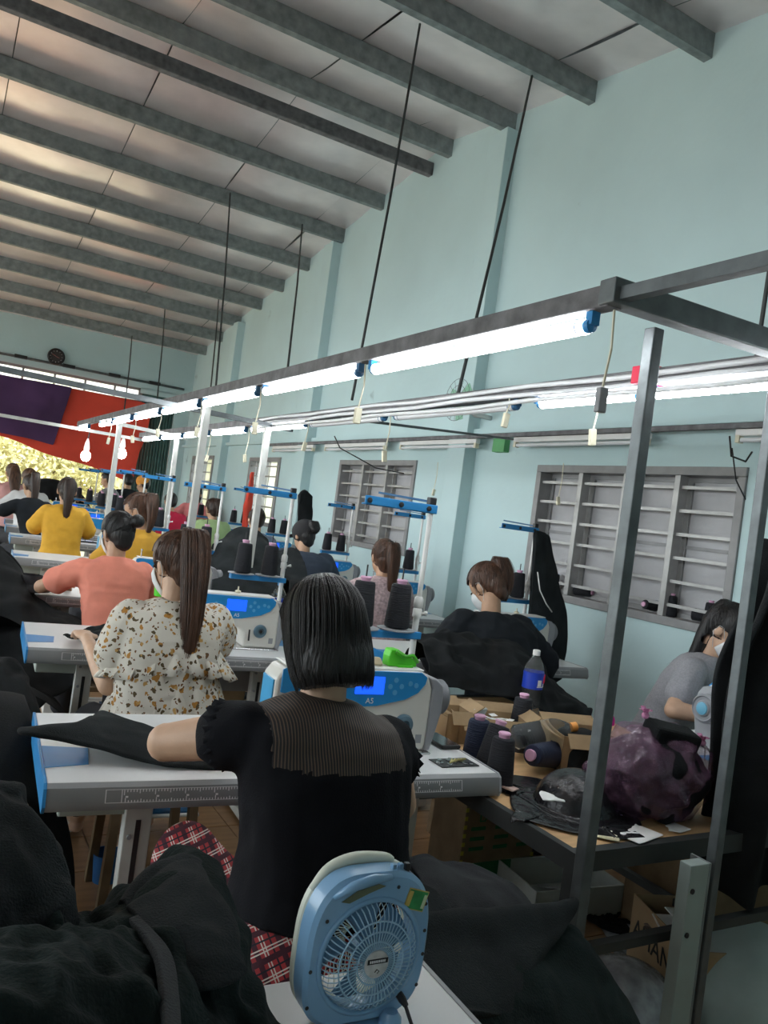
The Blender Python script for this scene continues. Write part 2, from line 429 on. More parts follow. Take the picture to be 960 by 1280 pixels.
# far wall with a wide opening (door) and a roller door at its right end
wf = struct('wall_far'); b = MB()
b.bb((LX-.2, FY, 3.03), (WX, FY+.2, roofz(FY))); b.bb((LX-.2, FY, 0), (-3.6, FY+.2, 3.03)); b.bb((3.40, FY, 0), (WX, FY+.2, 3.03)); b.bb((2.80, FY, 2.95), (3.42, FY+.2, 3.04))
b.build('wall_panel', paint, wf)
b = MB(); b.tube([(-4, FY-.03, 3.14), (3.5, FY-.03, 3.14)], .02); b.build('conduit', greysteel, wf, smooth=True)
b = MB()
for x in (.95, 1.65, 2.35, 3.0): b.bb((x-.09, FY-.07, 3.12), (x+.09, FY-.0, 3.17))
b.build('conduit_box', blackplastic, wf)
wl = struct('wall_left'); b = MB()
b.bb((LX-.2, BY, 3.0), (LX, FY, 4.0)); b.prism([(BY, 4.0), (FY, 3.7), (6.2, 4.88), (BY, roofz(BY))], LX-.2, LX, 'x')
for y in (-3, .5, 4, 7.5, 11, 13.3): b.bb((LX-.2, y, 0), (LX, y+(3.8 if y < 0 else .35), 3.0))
b.build('wall_panel', paint, wl)
wb = struct('wall_back'); b = MB()
b.bb((LX, BY-.2, 0), (WX, BY, roofz(BY)))
b.build('wall_panel', paint, wb)
# ceiling: foil-faced sheets between cold-formed purlins
ceil = struct('ceiling')
PY = [-2.1, -1.2, -.3, .6, 1.5, 2.4, 3.3, 4.28, 5.18, 6.1, 7.3, 8.18, 9.08, 9.86, 10.62, 11.45, 12.25, 13.05]
def purl(y):
    z = roofz(y)-.01; t = .006; h = .15; w = .06
    return [(y, z), (y+w, z), (y+w, z-.02), (y+w-t, z-.02), (y+w-t, z-t), (y+t, z-t), (y+t, z-h+t), (y+w-t, z-h+t), (y+w-t, z-h+.02), (y+w, z-h+.02), (y+w, z-h), (y, z-h)]
for y in PY:
    MB().prism(purl(y), LX, WX-.001, 'x').build('purlin', galv, ceil)
b = MB(); b.bar((LX, 6.43, roofz(6.43)-.16), (WX, 6.43, roofz(6.43)-.16), .07, .12); b.build('ridge_beam', dusty, ceil, bevel=.008)
edges = [BY-.2]+[y+.03 for y in PY]+[FY+.2]
rs = random.Random(3)
xs = [LX-.1+1.05*i for i in range(9)]
for a, c in zip(edges[:-1], edges[1:]):
    cuts = [a, c] if not (a < 6.2 < c) else [a, 6.2, c]
    for x in xs:
        x1 = min(x+1.05, WX+.19)
        if x1-x < .1: continue
        n = 7; P = []; dz = rs.uniform(-.006, .006); tl = rs.uniform(-.012, .012)
        ph = rs.uniform(0, 9)
        for i in range(n):
            for j in range(6):
                xx = x+.004+(x1-x-.008)*i/(n-1); yy = a+(c-a)*j/5
                sg = -.018*math.sin(PI*j/5)*(.6+.5*math.sin(ph+xx*5))-.010*math.sin(PI*i/(n-1))
                P.append((xx, yy, roofz(yy)+sg+dz*0+tl*(xx-x)*math.sin(PI*j/5)))
        me = bpy.data.meshes.new('foil_panel'); me.from_pydata(P, [], [(i*6+j, i*6+j+1, (i+1)*6+j+1, (i+1)*6+j) for i in range(n-1) for j in range(5)])
        me.materials.append(foil); o = fin(me, 'foil_panel', ceil, smooth=True)
b = MB(); b.prism([(BY-.3, roofz(BY-.3)+.06), (6.2, 4.94), (FY+.3, roofz(FY+.3)+.06), (FY+.3, roofz(FY+.3)+.10), (6.2, 4.98), (BY-.3, roofz(BY-.3)+.10)], LX-.3, WX+.3, 'x')
b.build('roof_sheet', galv, ceil)
# ------------------------------------------------------------------ windows
def window(i, a, c, z0, z1, closed, ncol, nrow, glow):
    w = struct('window_%d' % i)
    b = MB(); t = .05
    b.bb((WX-.015, a+.001, z0+t), (WX+.16, a+t, z1-t)); b.bb((WX-.015, c-t, z0+t), (WX+.16, c-.001, z1-t)); b.bb((WX-.015, a+.001, z1-t), (WX+.16, c-.001, z1-.001)); b.bb((WX-.015, a+.001, z0+.001), (WX+.16, c-.001, z0+t))
    b.build('window_frame', framegrey, w, bevel=.004)
    cw = (c-a-2*t)/ncol
    for j in range(ncol):
        y0 = a+t+cw*j
        if j: MB().bb((WX-.012, y0-.02, z0+t), (WX+.06, y0+.02, z1-t)).build('mullion', barm, w, bevel=.003)
        if closed:   # sheet-metal shutter leaf with raised frame
            for q in (0,):
                ya = y0; yb = y0+cw
                f = MB(); s_ = .028
                f.bb((WX+.09, ya, z0+t), (WX+.125, ya+s_, z1-t)).bb((WX+.09, yb-s_, z0+t), (WX+.125, yb, z1-t)).bb((WX+.09, ya+s_, z0+t), (WX+.125, yb-s_, z0+t+s_)).bb((WX+.09, ya+s_, z1-t-s_), (WX+.125, yb-s_, z1-t)).bb((WX+.095, ya+s_, (z0+z1)/2-.010), (WX+.1195, yb-s_, (z0+z1)/2+.010))
                fo = f.build('shutter_frame', framegrey, w)
                MB().bb((WX+.105, ya+s_, z0+t+s_), (WX+.115, yb-s_, z1-t-s_)).build('shutter_panel', shutterm, fo)
    for j in range(nrow):
        z = z0+t+(z1-z0-2*t)*(j+.5)/nrow
        MB().bar((WX+.015, a+t, z), (WX+.015, c-t, z), .012, .018).build('window_bar', barm, w)
    if not closed:
        for j in range(ncol*2):
            y = a+t+(c-a-2*t)*(j+.5)/(ncol*2)
            MB().bar((WX+.03, y, z0+t), (WX+.03, y, z1-t), .012).build('window_bar', barm, w)
        MB().bb((WX+.10, a+t, z0+t), (WX+.104, c-t, z1-t)).build('window_pane', frost, w)
frost = mat('frosted_glass', (.85, .86, .82), .5, trans=.9, var=.05, ior=1.1)
window(1, *wins[0], True, 4, 6, False)
window(2, *wins[1], True, 3, 6, False)
window(3, *wins[2], False, 2, 6, True)
window(4, *wins[3], False, 2, 6, True)
# far door: wide opening with transom, roller door beside
d = struct('door_1'); b = MB()
b.bb((-3.6, FY+.02, 2.78), (2.82, FY+.08, 2.82)).bb((-3.6, FY+.02, 2.99), (2.82, FY+.08, 3.03)).bb((2.78, FY+.02, 0), (2.84, FY+.08, 3.03)).bb((-3.62, FY+.02, 0), (-3.56, FY+.08, 3.03))
b.build('door_frame', framegrey, d)
for i in range(14):
    x = -3.6+.46*i
    MB().bb((x, FY+.02, 2.82), (x+.03, FY+.08, 2.99)).build('transom_bar', framegrey, d)
    MB().bb((x+.03, FY+.045, 2.82), (x+.46, FY+.05, 2.99)).build('transom_pane', frost, d)
d = struct('door_2')
for i in range(12): MB().lathe([(.022, 0), (.022, 2.95)], (2.87+.048*i, FY+.06, 0), n=6).build('roller_slat', rollm, d, smooth='auto')
MB().bb((2.82, FY+.03, 2.86), (3.42, FY+.12, 2.97)).bb((2.83, FY+.09, 0), (3.41, FY+.11, 2.9)).build('roller_box', rollm, d)
# ------------------------------------------------------------------ garden outside
g = MB().bb((-30, FY+.2, -.3), (30, 60, -.12)); tag(g.build('ground', grassm), 'sunlit pale ground outside the far doorway', 'ground', kind='structure')
g = MB().bb((WX+.2, -10, -.3), (30, FY+.2, -.12)).bb((-30, -20, -.3), (LX-.2, FY+.2, -.12)).bb((LX-.2, -20, -.3), (WX+.2, BY-.2, -.12)); tag(g.build('yard', asphalt), 'grey concrete yard around the workshop', 'ground', kind='structure')
def bush(c, r, n, seed, label, group=None):
    t = thing('garden_bush', label, 'bush', (c[0], c[1], -.12), group=group)
    R = np.random.RandomState(seed)
    U = R.normal(size=(n, 3)); U /= np.linalg.norm(U, axis=1, keepdims=True); U *= (R.rand(n, 1)**.3)
    Cn = np.array(c)+U*np.array(r)*(1+.25*vnoise(U, 3, seed)[:, None])
    A = R.normal(size=(n, 3)); A /= np.linalg.norm(A, axis=1, keepdims=True); B = np.cross(A, R.normal(size=(n, 3))); B /= np.linalg.norm(B, axis=1, keepdims=True)
    l = (.05+.06*R.rand(n, 1)); V = np.stack([Cn-A*l, Cn+B*l*.4, Cn+A*l, Cn-B*l*.4], 1).reshape(-1, 3)
    me = bpy.data.meshes.new('foliage'); me.from_pydata(V.tolist(), [], [(4*i, 4*i+1, 4*i+2, 4*i+3) for i in range(n)]); me.materials.append(gardenleaf)
    fin(me, 'foliage', t, kind='stuff')
    b = MB()
    for i in range(5): b.tube([(c[0], c[1], -.12), (c[0]+R.normal()*.2, c[1]+R.normal()*.2, c[2]*.6), (c[0]+R.normal()*r[0]*.4, c[1]+R.normal()*.4, c[2]+.3)], [.05, .03, .012], 6)
    b.build('stem', carddark, t)
for i, (x, y, r) in enumerate([(-3.4, 19, 1.9), (-.6, 18.2, 1.6), (1.6, 19.5, 1.8), (4.4, 18.8, 2.0), (7.6, 20.5, 2.3), (-6.8, 20, 2.2), (2.9, 23.5, 2.6), (-2, 24, 2.7)]):
    bush((x, y, r*.75), (r, r*.8, r), 9000, 20+i, ['sunlit bush behind the left edge of the far doorway', 'sunlit bush straight behind the far doorway', 'bright bush outside right of the doorway middle', 'bright bush outside the right end of the doorway', 'bush at the far right of the garden', 'bush at the far left of the garden', 'taller bush in the second garden row at right', 'taller bush in the second garden row at left'][i], 'bushes in the garden')
# ------------------------------------------------------------------ banner cloths over the far doorway
def P3(*a): return [a[0], a[1], a[2]]
Yb = FY-.10
ctrl = [[(x, Yb-.03*math.sin(x*4+j), z) for j, z in enumerate([2.80-.02*x*0, 2.45, 2.1, lo])] for x, lo in [(-2.6, 1.98), (-.8, 1.9), (.2, 1.92), (.9, 1.88), (1.5, 1.72), (2.2, 1.62), (2.82, 1.45), (2.95, 1.7)]]
for i, r in enumerate(ctrl[-1:]): ctrl[-1] = [(3.0, Yb, 2.72), (2.98, Yb, 2.4), (2.93, Yb, 2.1), (2.72, Yb-.05, 1.55)]
tag(sheet('red_banner', ctrl, redcloth, 60, 24, .02, 2.5, 3, thick=.003), 'large red cloth hung across the far doorway under the transom', 'banner')
ctrl = [[(x+(.05*j if x > 1 else 0)*-1, Yb-.09-.03*math.sin(x*5+j), z-.05) for j, z in enumerate([2.86, 2.5, 2.2, lo])] for x, lo in [(-2.6, 2.02), (-1, 1.95), (.3, 2.0), (.9, 1.98), (1.4, 1.96), (1.72, 1.92)]]
tag(sheet('purple_banner', ctrl, purplecloth, 50, 24, .02, 2.5, 5, thick=.003), 'dark purple cloth hung over the left of the red banner', 'banner')
# ------------------------------------------------------------------ wall clock
c = at(70, 446, FY-.03); t = thing('wall_clock', 'round black wall clock high on the far wall', 'clock', c)
MB().lathe([(.125, 0), (.13, -.03), (.115, -.045), (.105, -.03)], c, (0, 1, 0), 32).build('clock_case', blackplastic, t, smooth='auto')
MB().lathe([(.10, -.032), (.10, -.035)], c, (0, 1, 0), 32).build('clock_face', mat('clock_dial', (.04, .03, .03), .5), t)
for h in range(12):
    a = PI/6*h; MB().bar((c[0]+math.sin(a)*.078, c[1]-.038, c[2]+math.cos(a)*.078), (c[0]+math.sin(a)*.094, c[1]-.038, c[2]+math.cos(a)*.094), .007, .003).build('hour_mark', whiteplastic, t)
for a, l in ((1.9, .05), (-1.1, .072)): MB().bar((c[0], c[1]-.04, c[2]), (c[0]+math.sin(a)*l, c[1]-.04, c[2]+math.cos(a)*l), .006, .003).build('clock_hand', mat('pale_red', (.7, .25, .2), .5), t)
# ================================================================== LIGHT RAIL FRAMES
ZB = 1.97
AX, BX, CX = 1.24, 1.87, 3.55
def rail(name, label, x, y0, y1, z, w=.045, h=.05):
    t = thing(name, label, 'light rail', (x, y0, z), group='steel light rails over the sewing lines')
    MB().bar((x, y0, z), (x, y1, z), w, h).build('rail', dusty, t, bevel=.004)
    return t
ra = rail('light_rail', 'left grey square-tube light rail carrying the row of lit tubes', AX, 1.30, 8.75, ZB)
rb = rail('light_rail', 'middle light rail with unlit and lit tubes and a bundle of white conduit', BX, 1.30, 8.75, ZB-.01)
rc = rail('light_rail', 'third light rail running close along the window wall', CX, .6, 9.5, 2.14, .03, .03)
f = thing('overhead_frame', 'grey steel overhead frame with posts standing between the sewing lines', 'frame', (AX, 1.3, 0))
b = MB().bar((AX-.03, 1.30, ZB+.005), (2.9, 1.22, ZB+.005), .05, .055); b.build('crossbar', greysteel, f, bevel=.003)
MB().bar((AX, 1.28, ZB+.0), (AX+.01, -.6, ZB), .028).build('thin_bar', greysteel, f)
for x, y in ((1.40, 1.33), (1.31, 4.52), (1.87, 5.0), (1.31, 7.0), (1.92, 7.45)):
    hw_ = .016 if y < 4 else .02; MB().bb((x-hw_, y-hw_, 0), (x+hw_, y+hw_, ZB-.03)).build('post', legmetal if y > 4 else greysteel, f, bevel=.003)
MB().bar((.0, 4.52, ZB-.05), (2.0, 4.9, ZB-.05), .03).build('crossbar', greysteel, f)
MB().bar((1.2, 7.0, ZB-.05), (2.0, 7.45, ZB-.05), .03).build('crossbar', legmetal, f)
MB().bar((-.5, 8.2, ZB-.06), (1.95, 8.72, ZB-.06), .03).build('crossbar', legmetal, f)
MB().bar((1.87, 3.9, ZB-.04), (3.5, 4.5, 2.1), .015).build('thin_bar', greysteel, f)
pp_ = at(897, 1040, 1.33); p = thing('rack_post', 'right steel post beside the hanging black garments', 'post', (pp_[0], 1.33, 0))
MB().bb((pp_[0]-.014, 1.316, 0), (pp_[0]+.014, 1.344, ZB-.03)).build('post', greysteel, p, bevel=.003)
# tubes
def tube_light(x, y0, y1, z, lit, label, group, th=None):
    t = thing('tube_light', label, 'tube light', (x, (y0+y1)/2, z), group=group)
    r = .018
    MB().lathe([(r, .02), (r, y1-y0-.02)], (x, y0, z), (0, 1, 0), 12).build('tube', tube if lit else offtube, t, smooth='auto')
    for y, s in ((y0, 1), (y1, -1)):
        MB().lathe([(.008, 0), (.016, .004), (.017, .03), (.0185, .045)], (x, y, z), (0, s, 0), 12).bb((x-.012, y-.006, z), (x+.012, y+.014, z+.045)).build('lamp_holder', (blueplastic if y0 < 2 else darkblue), t, smooth='auto')
    return t
ga = [(1.36, 2.40), (2.49, 3.42), (3.50, 4.34), (4.43, 5.24), (5.33, 6.06), (6.2, 6.85), (6.93, 7.5), (8.12, 8.68)]
for i, (a, c_) in enumerate(ga):
    tube_light(AX, a, c_, 1.915, True, ['lit tube under the left rail nearest the camera', 'second lit tube under the left rail', 'third lit tube under the left rail', 'fourth lit tube under the left rail', 'fifth lit tube under the left rail', 'sixth lit tube under the left rail', 'seventh lit tube under the left rail', 'short lit tube at the far end of the left rail'][i], 'lit tubes under the left rail')
gb = [(1.02, 1.75, 1), (1.79, 2.28, 1), (2.40, 3.32, 0), (3.42, 4.30, 0), (4.37, 5.3, 1), (5.42, 6.2, 1), (6.3, 7.0, 1), (7.1, 7.8, 1), (7.9, 8.6, 1)]
for i, (a, c_, l) in enumerate(gb):
    tube_light(BX, a, c_, 1.91, bool(l), ['lit tube at the near end of the middle rail beyond the steel post', 'lit tube of the middle rail just left of the steel post', 'nearer unlit tube under the middle rail', 'farther unlit tube under the middle rail', 'first lit tube past the unlit ones on the middle rail', 'second lit tube past the unlit ones on the middle rail', 'third lit tube past the unlit ones on the middle rail', 'fourth lit tube past the unlit ones on the middle rail', 'farthest lit tube of the middle rail'][i], 'tubes under the middle rail')
# the hall's other sewing line, left of the frame, has the same lamps
rl = rail('light_rail', 'light rail over the next sewing line at the left, outside the picture', -1.7, -1.6, 10.2, ZB)
for i in range(9):
    tube_light(-1.7, -1.2+1.25*i, -.25+1.25*i, 1.915, True, 'lit tube over the sewing line left of the picture', 'lit tubes left of the picture')
cb = MB()
for q, (dx, dz) in enumerate(((-.03, -.02), (-.035, .005), (-.028, -.045))):
    cb.tube([(BX+dx+.004*math.sin(i*1.3+q), 1.1+.4*i, ZB-.01+dz+.005*math.sin(i*2.1+q)) for i in range(11)], .009, 6)
tag(cb.build('conduit_bundle', offtube, smooth=True), 'bundle of pale conduit strapped along the middle light rail', 'conduit')
tag(MB().bb((BX-.05, 1.72, ZB-.035), (BX+.03, 1.80, ZB+.02)).build('red_tape', redprint, bevel=.004), 'red tape wrapped around the middle rail by the steel post', 'tape')
for i, (a, c_) in enumerate([(1.5, 2.72), (3.3, 4.53), (4.98, 6.13), (6.4, 7.7), (8.0, 9.2)]):
    lab = ['unlit batten lamp at the right edge beside the window wall', 'unlit batten lamp above the nearest window', 'unlit batten lamp between the first two windows', 'unlit batten lamp above the second window', 'unlit batten lamp farthest along the window wall'][i]
    t = thing('batten_lamp', lab, 'batten lamp', (CX, a, 2.09), group='unlit batten lamps along the window wall')
    MB().bb((CX-.02, a, 2.085), (CX+.02, c_, 2.12)).build('housing', whiteplastic, t, bevel=.004)
    MB().lathe([(.013, 0), (.013, c_-a-.06)], (CX-.005, a+.03, 2.065), (0, 1, 0), 10).build('tube', offtube, t, smooth='auto')
    for y in (a+.015, c_-.015): MB().bb((CX-.02, y-.012, 2.05), (CX+.015, y+.012, 2.09)).build('lamp_holder', ivory, t)
# pull switches hanging on cords
sw = [(AX, 1.30, .17, greyplastic), (AX+.0, 2.46, .15, ivory), (AX, 3.47, .16, ivory), (AX, 4.4, .15, ivory), (AX, 5.3, .13, ivory), (BX, 1.22, .12, ivory), (BX, 1.98, .13, ivory), (BX-.03, 2.42, .06, ivory), (BX, 3.37, .19, ivory), (BX, 4.35, .13, ivory), (BX, 5.36, .2, ivory), (BX, 6.26, .2, ivory), (CX, 4.0, .22, ivory), (CX, 5.5, .22, ivory), (AX+.02, 6.15, .15, ivory), (AX, 7.0, .15, ivory)]
for i, (x, y, l, m) in enumerate(sw):
    row = 'left rail' if x < 1.5 else ('middle rail' if x < 2.5 else 'window-side rail')
    t = thing('pull_switch', ['nearest', 'second', 'third', 'fourth', 'fifth', 'nearest', 'second', 'third', 'fourth', 'fifth', 'sixth', 'seventh', 'nearest', 'farther', 'sixth', 'farthest'][i]+' small cord switch hanging from the '+row+(' (grey box)' if i == 0 else ''), 'switch', (x, y, ZB-.03), group='cord switches under the light rails')
    z = ZB-.03
    MB().tube([(x, y, z), (x+.006, y, z-l*.5), (x-.004, y, z-l)], .003, 5).build('cord', ivory, t)
    MB().box((x-.004, y, z-l-.03), (.024, .016, .055), (0, .15*math.sin(i*3), 0)).build('switch_body', m, t, bevel=.003)
# hanging rods from roof
rods = [((525, 30), (440, 500), 4.6, 2.0), ((665, 95), (572, 495), 4.6, 2.0), ((288, 240), (268, 505), 4.5, 2.0), ((378, 280), (358, 475), 4.5, 2.0), ((275, 350), (262, 500), 4.0, 2.0), ((208, 360), (196, 505), 3.95, 2.0), ((165, 420), (155, 515), 3.8, 2.0), ((960, 385), (945, 450), 2.3, 2.0)]
for i, (p0, p1, z0, z1) in enumerate(rods):
    yt = [4.30, 4.30, 8.2, 8.2, 11.45, 12.25, 13.0, 1.9][i]
    q = at(p0[0], p0[1], yt); xb = [BX, 2.0, 1.8, 1.8, 2.3, 2.2, 2.2, 2.5][i]
    # foot where the sight line of the lower end meets its rail height
    e = at(p1[0], p1[1], [3.75, 2.95, 5.9, 5.0, 8.6, 9.3, 9.6, 1.9][i])
    if i == 7: q = (q[0], q[1], roofz(1.5)-.15); 
    tag(MB().tube([q, tuple((q[j]+e[j])/2+(.01 if j == 0 else 0) for j in range(3)), e], .008, 6).build('hanging_rod', wirem, smooth=True),
        ['steel rod from the roof to the middle rail near the second tube', 'steel rod from the roof crossing the nearest pilaster', 'thin rod hanging over the left rail middle', 'thin rod hanging in front of the second pilaster', 'thin rod hanging near the third pilaster', 'thin rod hanging before the far wall corner', 'thin rod hanging before the far wall right of the clock', 'short rod reaching the crossbar at the right edge'][i], 'rod', 'rods hanging from the roof')
# bulbs near far door
for i, (px, py, lab) in enumerate([(107, 570, 'glowing bulb in front of the red banner, left of the pair'), (152, 567, 'glowing bulb in front of the red banner, right of the pair')]):
    p = at(px, py, 8.7); t = thing('hanging_bulb', lab, 'bulb', p, group='glowing bulbs by the red banner')
    MB().ell(p, (.05, .05, .055)).build('bulb', bulbm, t, smooth=True)
    MB().lathe([(.022, 0), (.03, .03), (.02, .09), (.008, .13)], (p[0], p[1], p[2]+.05), n=12).build('socket', whiteplastic, t, smooth='auto')
    MB().tube([(p[0], p[1], p[2]+.17), (p[0]+.01, p[1], ZB-.07)], .006, 5).build('cord', wirem, t)
# wall fan and green box on wall between first two windows
p = at(608, 432, 5.2); p = (WX-.28, p[1], 2.38); t = thing('wall_fan', 'small green wall fan above the second batten lamp', 'fan', (WX, 5.0, 2.35))
c = (WX-.30, 5.0, 2.38)
MB().tube([(WX, 5.0, 2.3), (WX-.15, 5.0, 2.3), (c[0]+.05, 5.0, 2.36)], .02, 8).build('bracket', whiteplastic, t, smooth=True)
MB().lathe([(.04, .02), (.05, .06), (.035, .12)], c, (1, 0, .1), 16).build('motor', greyplastic, t, smooth='auto')
for k_ in range(3):
    a = k_*2.094+.4; MB().box((c[0], c[1]+math.cos(a)*.08, c[2]+math.sin(a)*.08), (.006, .14, .09), (a, 0, 0)).build('blade', mat('pale_green_plastic', (.25, .5, .35), .4), t, bevel=.003)
b = MB()
for r_ in (.06, .11, .16): b.tube([(c[0]-.03, c[1]+r_*math.cos(2*PI*i/24), c[2]+r_*math.sin(2*PI*i/24)) for i in range(25)], .002, 4, False)
for i in range(16): a = PI/8*i; b.tube([(c[0]-.03, c[1], c[2]), (c[0]-.03, c[1]+.16*math.cos(a), c[2]+.16*math.sin(a))], .0015, 4)
b.build('guard', greysteel, t)
g_ = MB().bb((WX-.05, 4.72, 2.03), (WX, 4.86, 2.13)).build('green_box', mat('green_box_paint', (.12, .4, .15), .5)); tag(g_, 'small green box on the wall between the first two windows', 'box')
# cables near the right batten
tag(MB().tube([at(912, 545, 2.6), at(914, 570, 2.6), at(932, 577, 2.6), at(940, 565, 2.6)], .005, 6).build('power_cable', blackplastic, smooth=True), 'looped black cable under the right batten lamp', 'cable')
tag(MB().tube([at(915, 560, 2.7), at(920, 600, 2.7), at(942, 645, 2.7)], .004, 6).build('power_cable', blackplastic, smooth=True), 'thin black cable hanging over the window edge at right', 'cable')
tag(MB().tube([at(418, 545, 6.0), at(425, 560, 6.0), at(470, 585, 5.9), at(505, 592, 5.8)], .005, 6).build('power_cable', blackplastic, smooth=True), 'sagging black cable across the second window', 'cable')
# ================================================================== SEWING STATIONS
def build_table(label, loc, zt=.75, rz=0):
    t = thing('sewing_table', label, 'table', loc, rz, group='white sewing tables')
    x0, y0, _ = loc; W_, D_ = 1.2, .56
    def b_(m): return MB()
    def put(mb, name, m, parent=t, **k): return mb.build(name, m, parent, world=False, **k)
    put(MB().bb((.006, .002, zt-.035), (W_-.006, D_, zt)), 'table_top', tabletop, bevel=.003)
    put(MB().prism([(.001, zt), (-.012, zt-.008), (-.022, zt-.045), (-.016, zt-.058), (.03, zt-.058), (.03, zt-.036), (.002, zt-.036)], .006, W_-.006, 'x'), 'front_edge', tableedge, smooth='auto')
    put(MB().bb((.03, D_-.03, zt-.055), (W_-.03, D_, zt-.036)), 'rear_edge', tableedge)
    put(MB().prism([(.0, zt+.001), (-.014, zt-.008), (-.024, zt-.045), (-.016, zt-.06), (D_, zt-.06), (D_, zt+.001)], 0, .007, 'x'), 'end_cap', blueplastic)
    put(MB().prism([(.0, zt+.001), (-.014, zt-.008), (-.024, zt-.045), (-.016, zt-.06), (D_, zt-.06), (D_, zt+.001)], W_-.007, W_, 'x'), 'end_cap', greyplastic)
    put(MB().prism([(.008, .10), (.105, .12), (.115, .24), (.008, .26)], zt, zt+.0012, 'z'), 'corner_sticker', blueplastic)
    put(MB().prism([(1.19, .30), (1.10, .30), (.98, .55), (1.19, .55)], zt, zt+.0012, 'z'), 'corner_sticker', blueplastic)
    # ruler printed along the slanted front edge
    r = MB(); n = 130; L_ = .94; xa = .13
    nx, nz = -.965, .26
    def pt(x, s, o=.0012): return (x, -.012-.010*s+nx*o, zt-.008-.037*s+nz*o)
    def strip(xa_, xb_, s0, s1): r.add([pt(xa_, s0), pt(xb_, s0), pt(xb_, s1), pt(xa_, s1)], [(0, 1, 2, 3)])
    strip(xa, xa+L_, .12, .15); strip(xa, xa+L_, .85, .88); strip(xa, xa+.002, .12, .88); strip(xa+L_-.002, xa+L_, .12, .88); strip(xa+.035, xa+.037, .12, .88)
    for i in range(n):
        x = xa+.04+(L_-.045)*i/n; h = .30 if i % 10 == 0 else (.22 if i % 5 == 0 else .14)
        strip(x, x+.0022, .15, .15+h); strip(x+.003, x+.005, .85-h*.8, .85)
        if i % 10 == 0: strip(x+.004, x+.010, .50, .60)
    put(r, 'ruler_print', whitelabel)
    for x in (.235, .98):
        leg = put(MB().bb((x-.032, .10, .06), (x+.032, .145, zt-.06)), 'leg', legmetal, bevel=.003)
        put(MB().bb((x-.006, .097, .45), (x+.006, .101, .62)), 'leg_slot', blackplastic, parent=leg)
        for z in (.66, .58): put(MB().lathe([(.006, 0), (.006, .006)], (x-.018, .1, z), (0, -1, 0), 8), 'bolt', greyplastic, parent=leg)
        put(MB().bb((x-.025, .0, .02), (x+.025, .54, .06)), 'foot', legmetal, bevel=.004)
    put(MB().bb((.24, .11, .10), (.98, .135, .13)), 'cross_bar', legmetal, bevel=.002)
    put(MB().bb((.24, .34, .07), (.98, .36, .09)), 'cross_bar', legmetal, bevel=.002)
    put(MB().bb((.05, .12, zt-.125), (.25, .42, zt-.065)), 'drawer', mat('tray_green_grey', (.34, .38, .34), .5), bevel=.006)
    p = put(MB().box((.60, -.04, .13), (.26, .16, .012), (.2, 0, 0)), 'pedal', legmetal, bevel=.004)
    put(MB().box((.60, -.042, .138), (.22, .13, .006), (.2, 0, 0)), 'pedal_mat', darkblue, parent=p)
    put(MB().tube([(.60, .03, .14), (.72, .3, zt-.1)], .006, 6), 'pedal_rod', greysteel, smooth=True)
    m = put(MB().bb((.70, .2, zt-.20), (.98, .38, zt-.06)), 'control_box', greyplastic, bevel=.008)
    return t
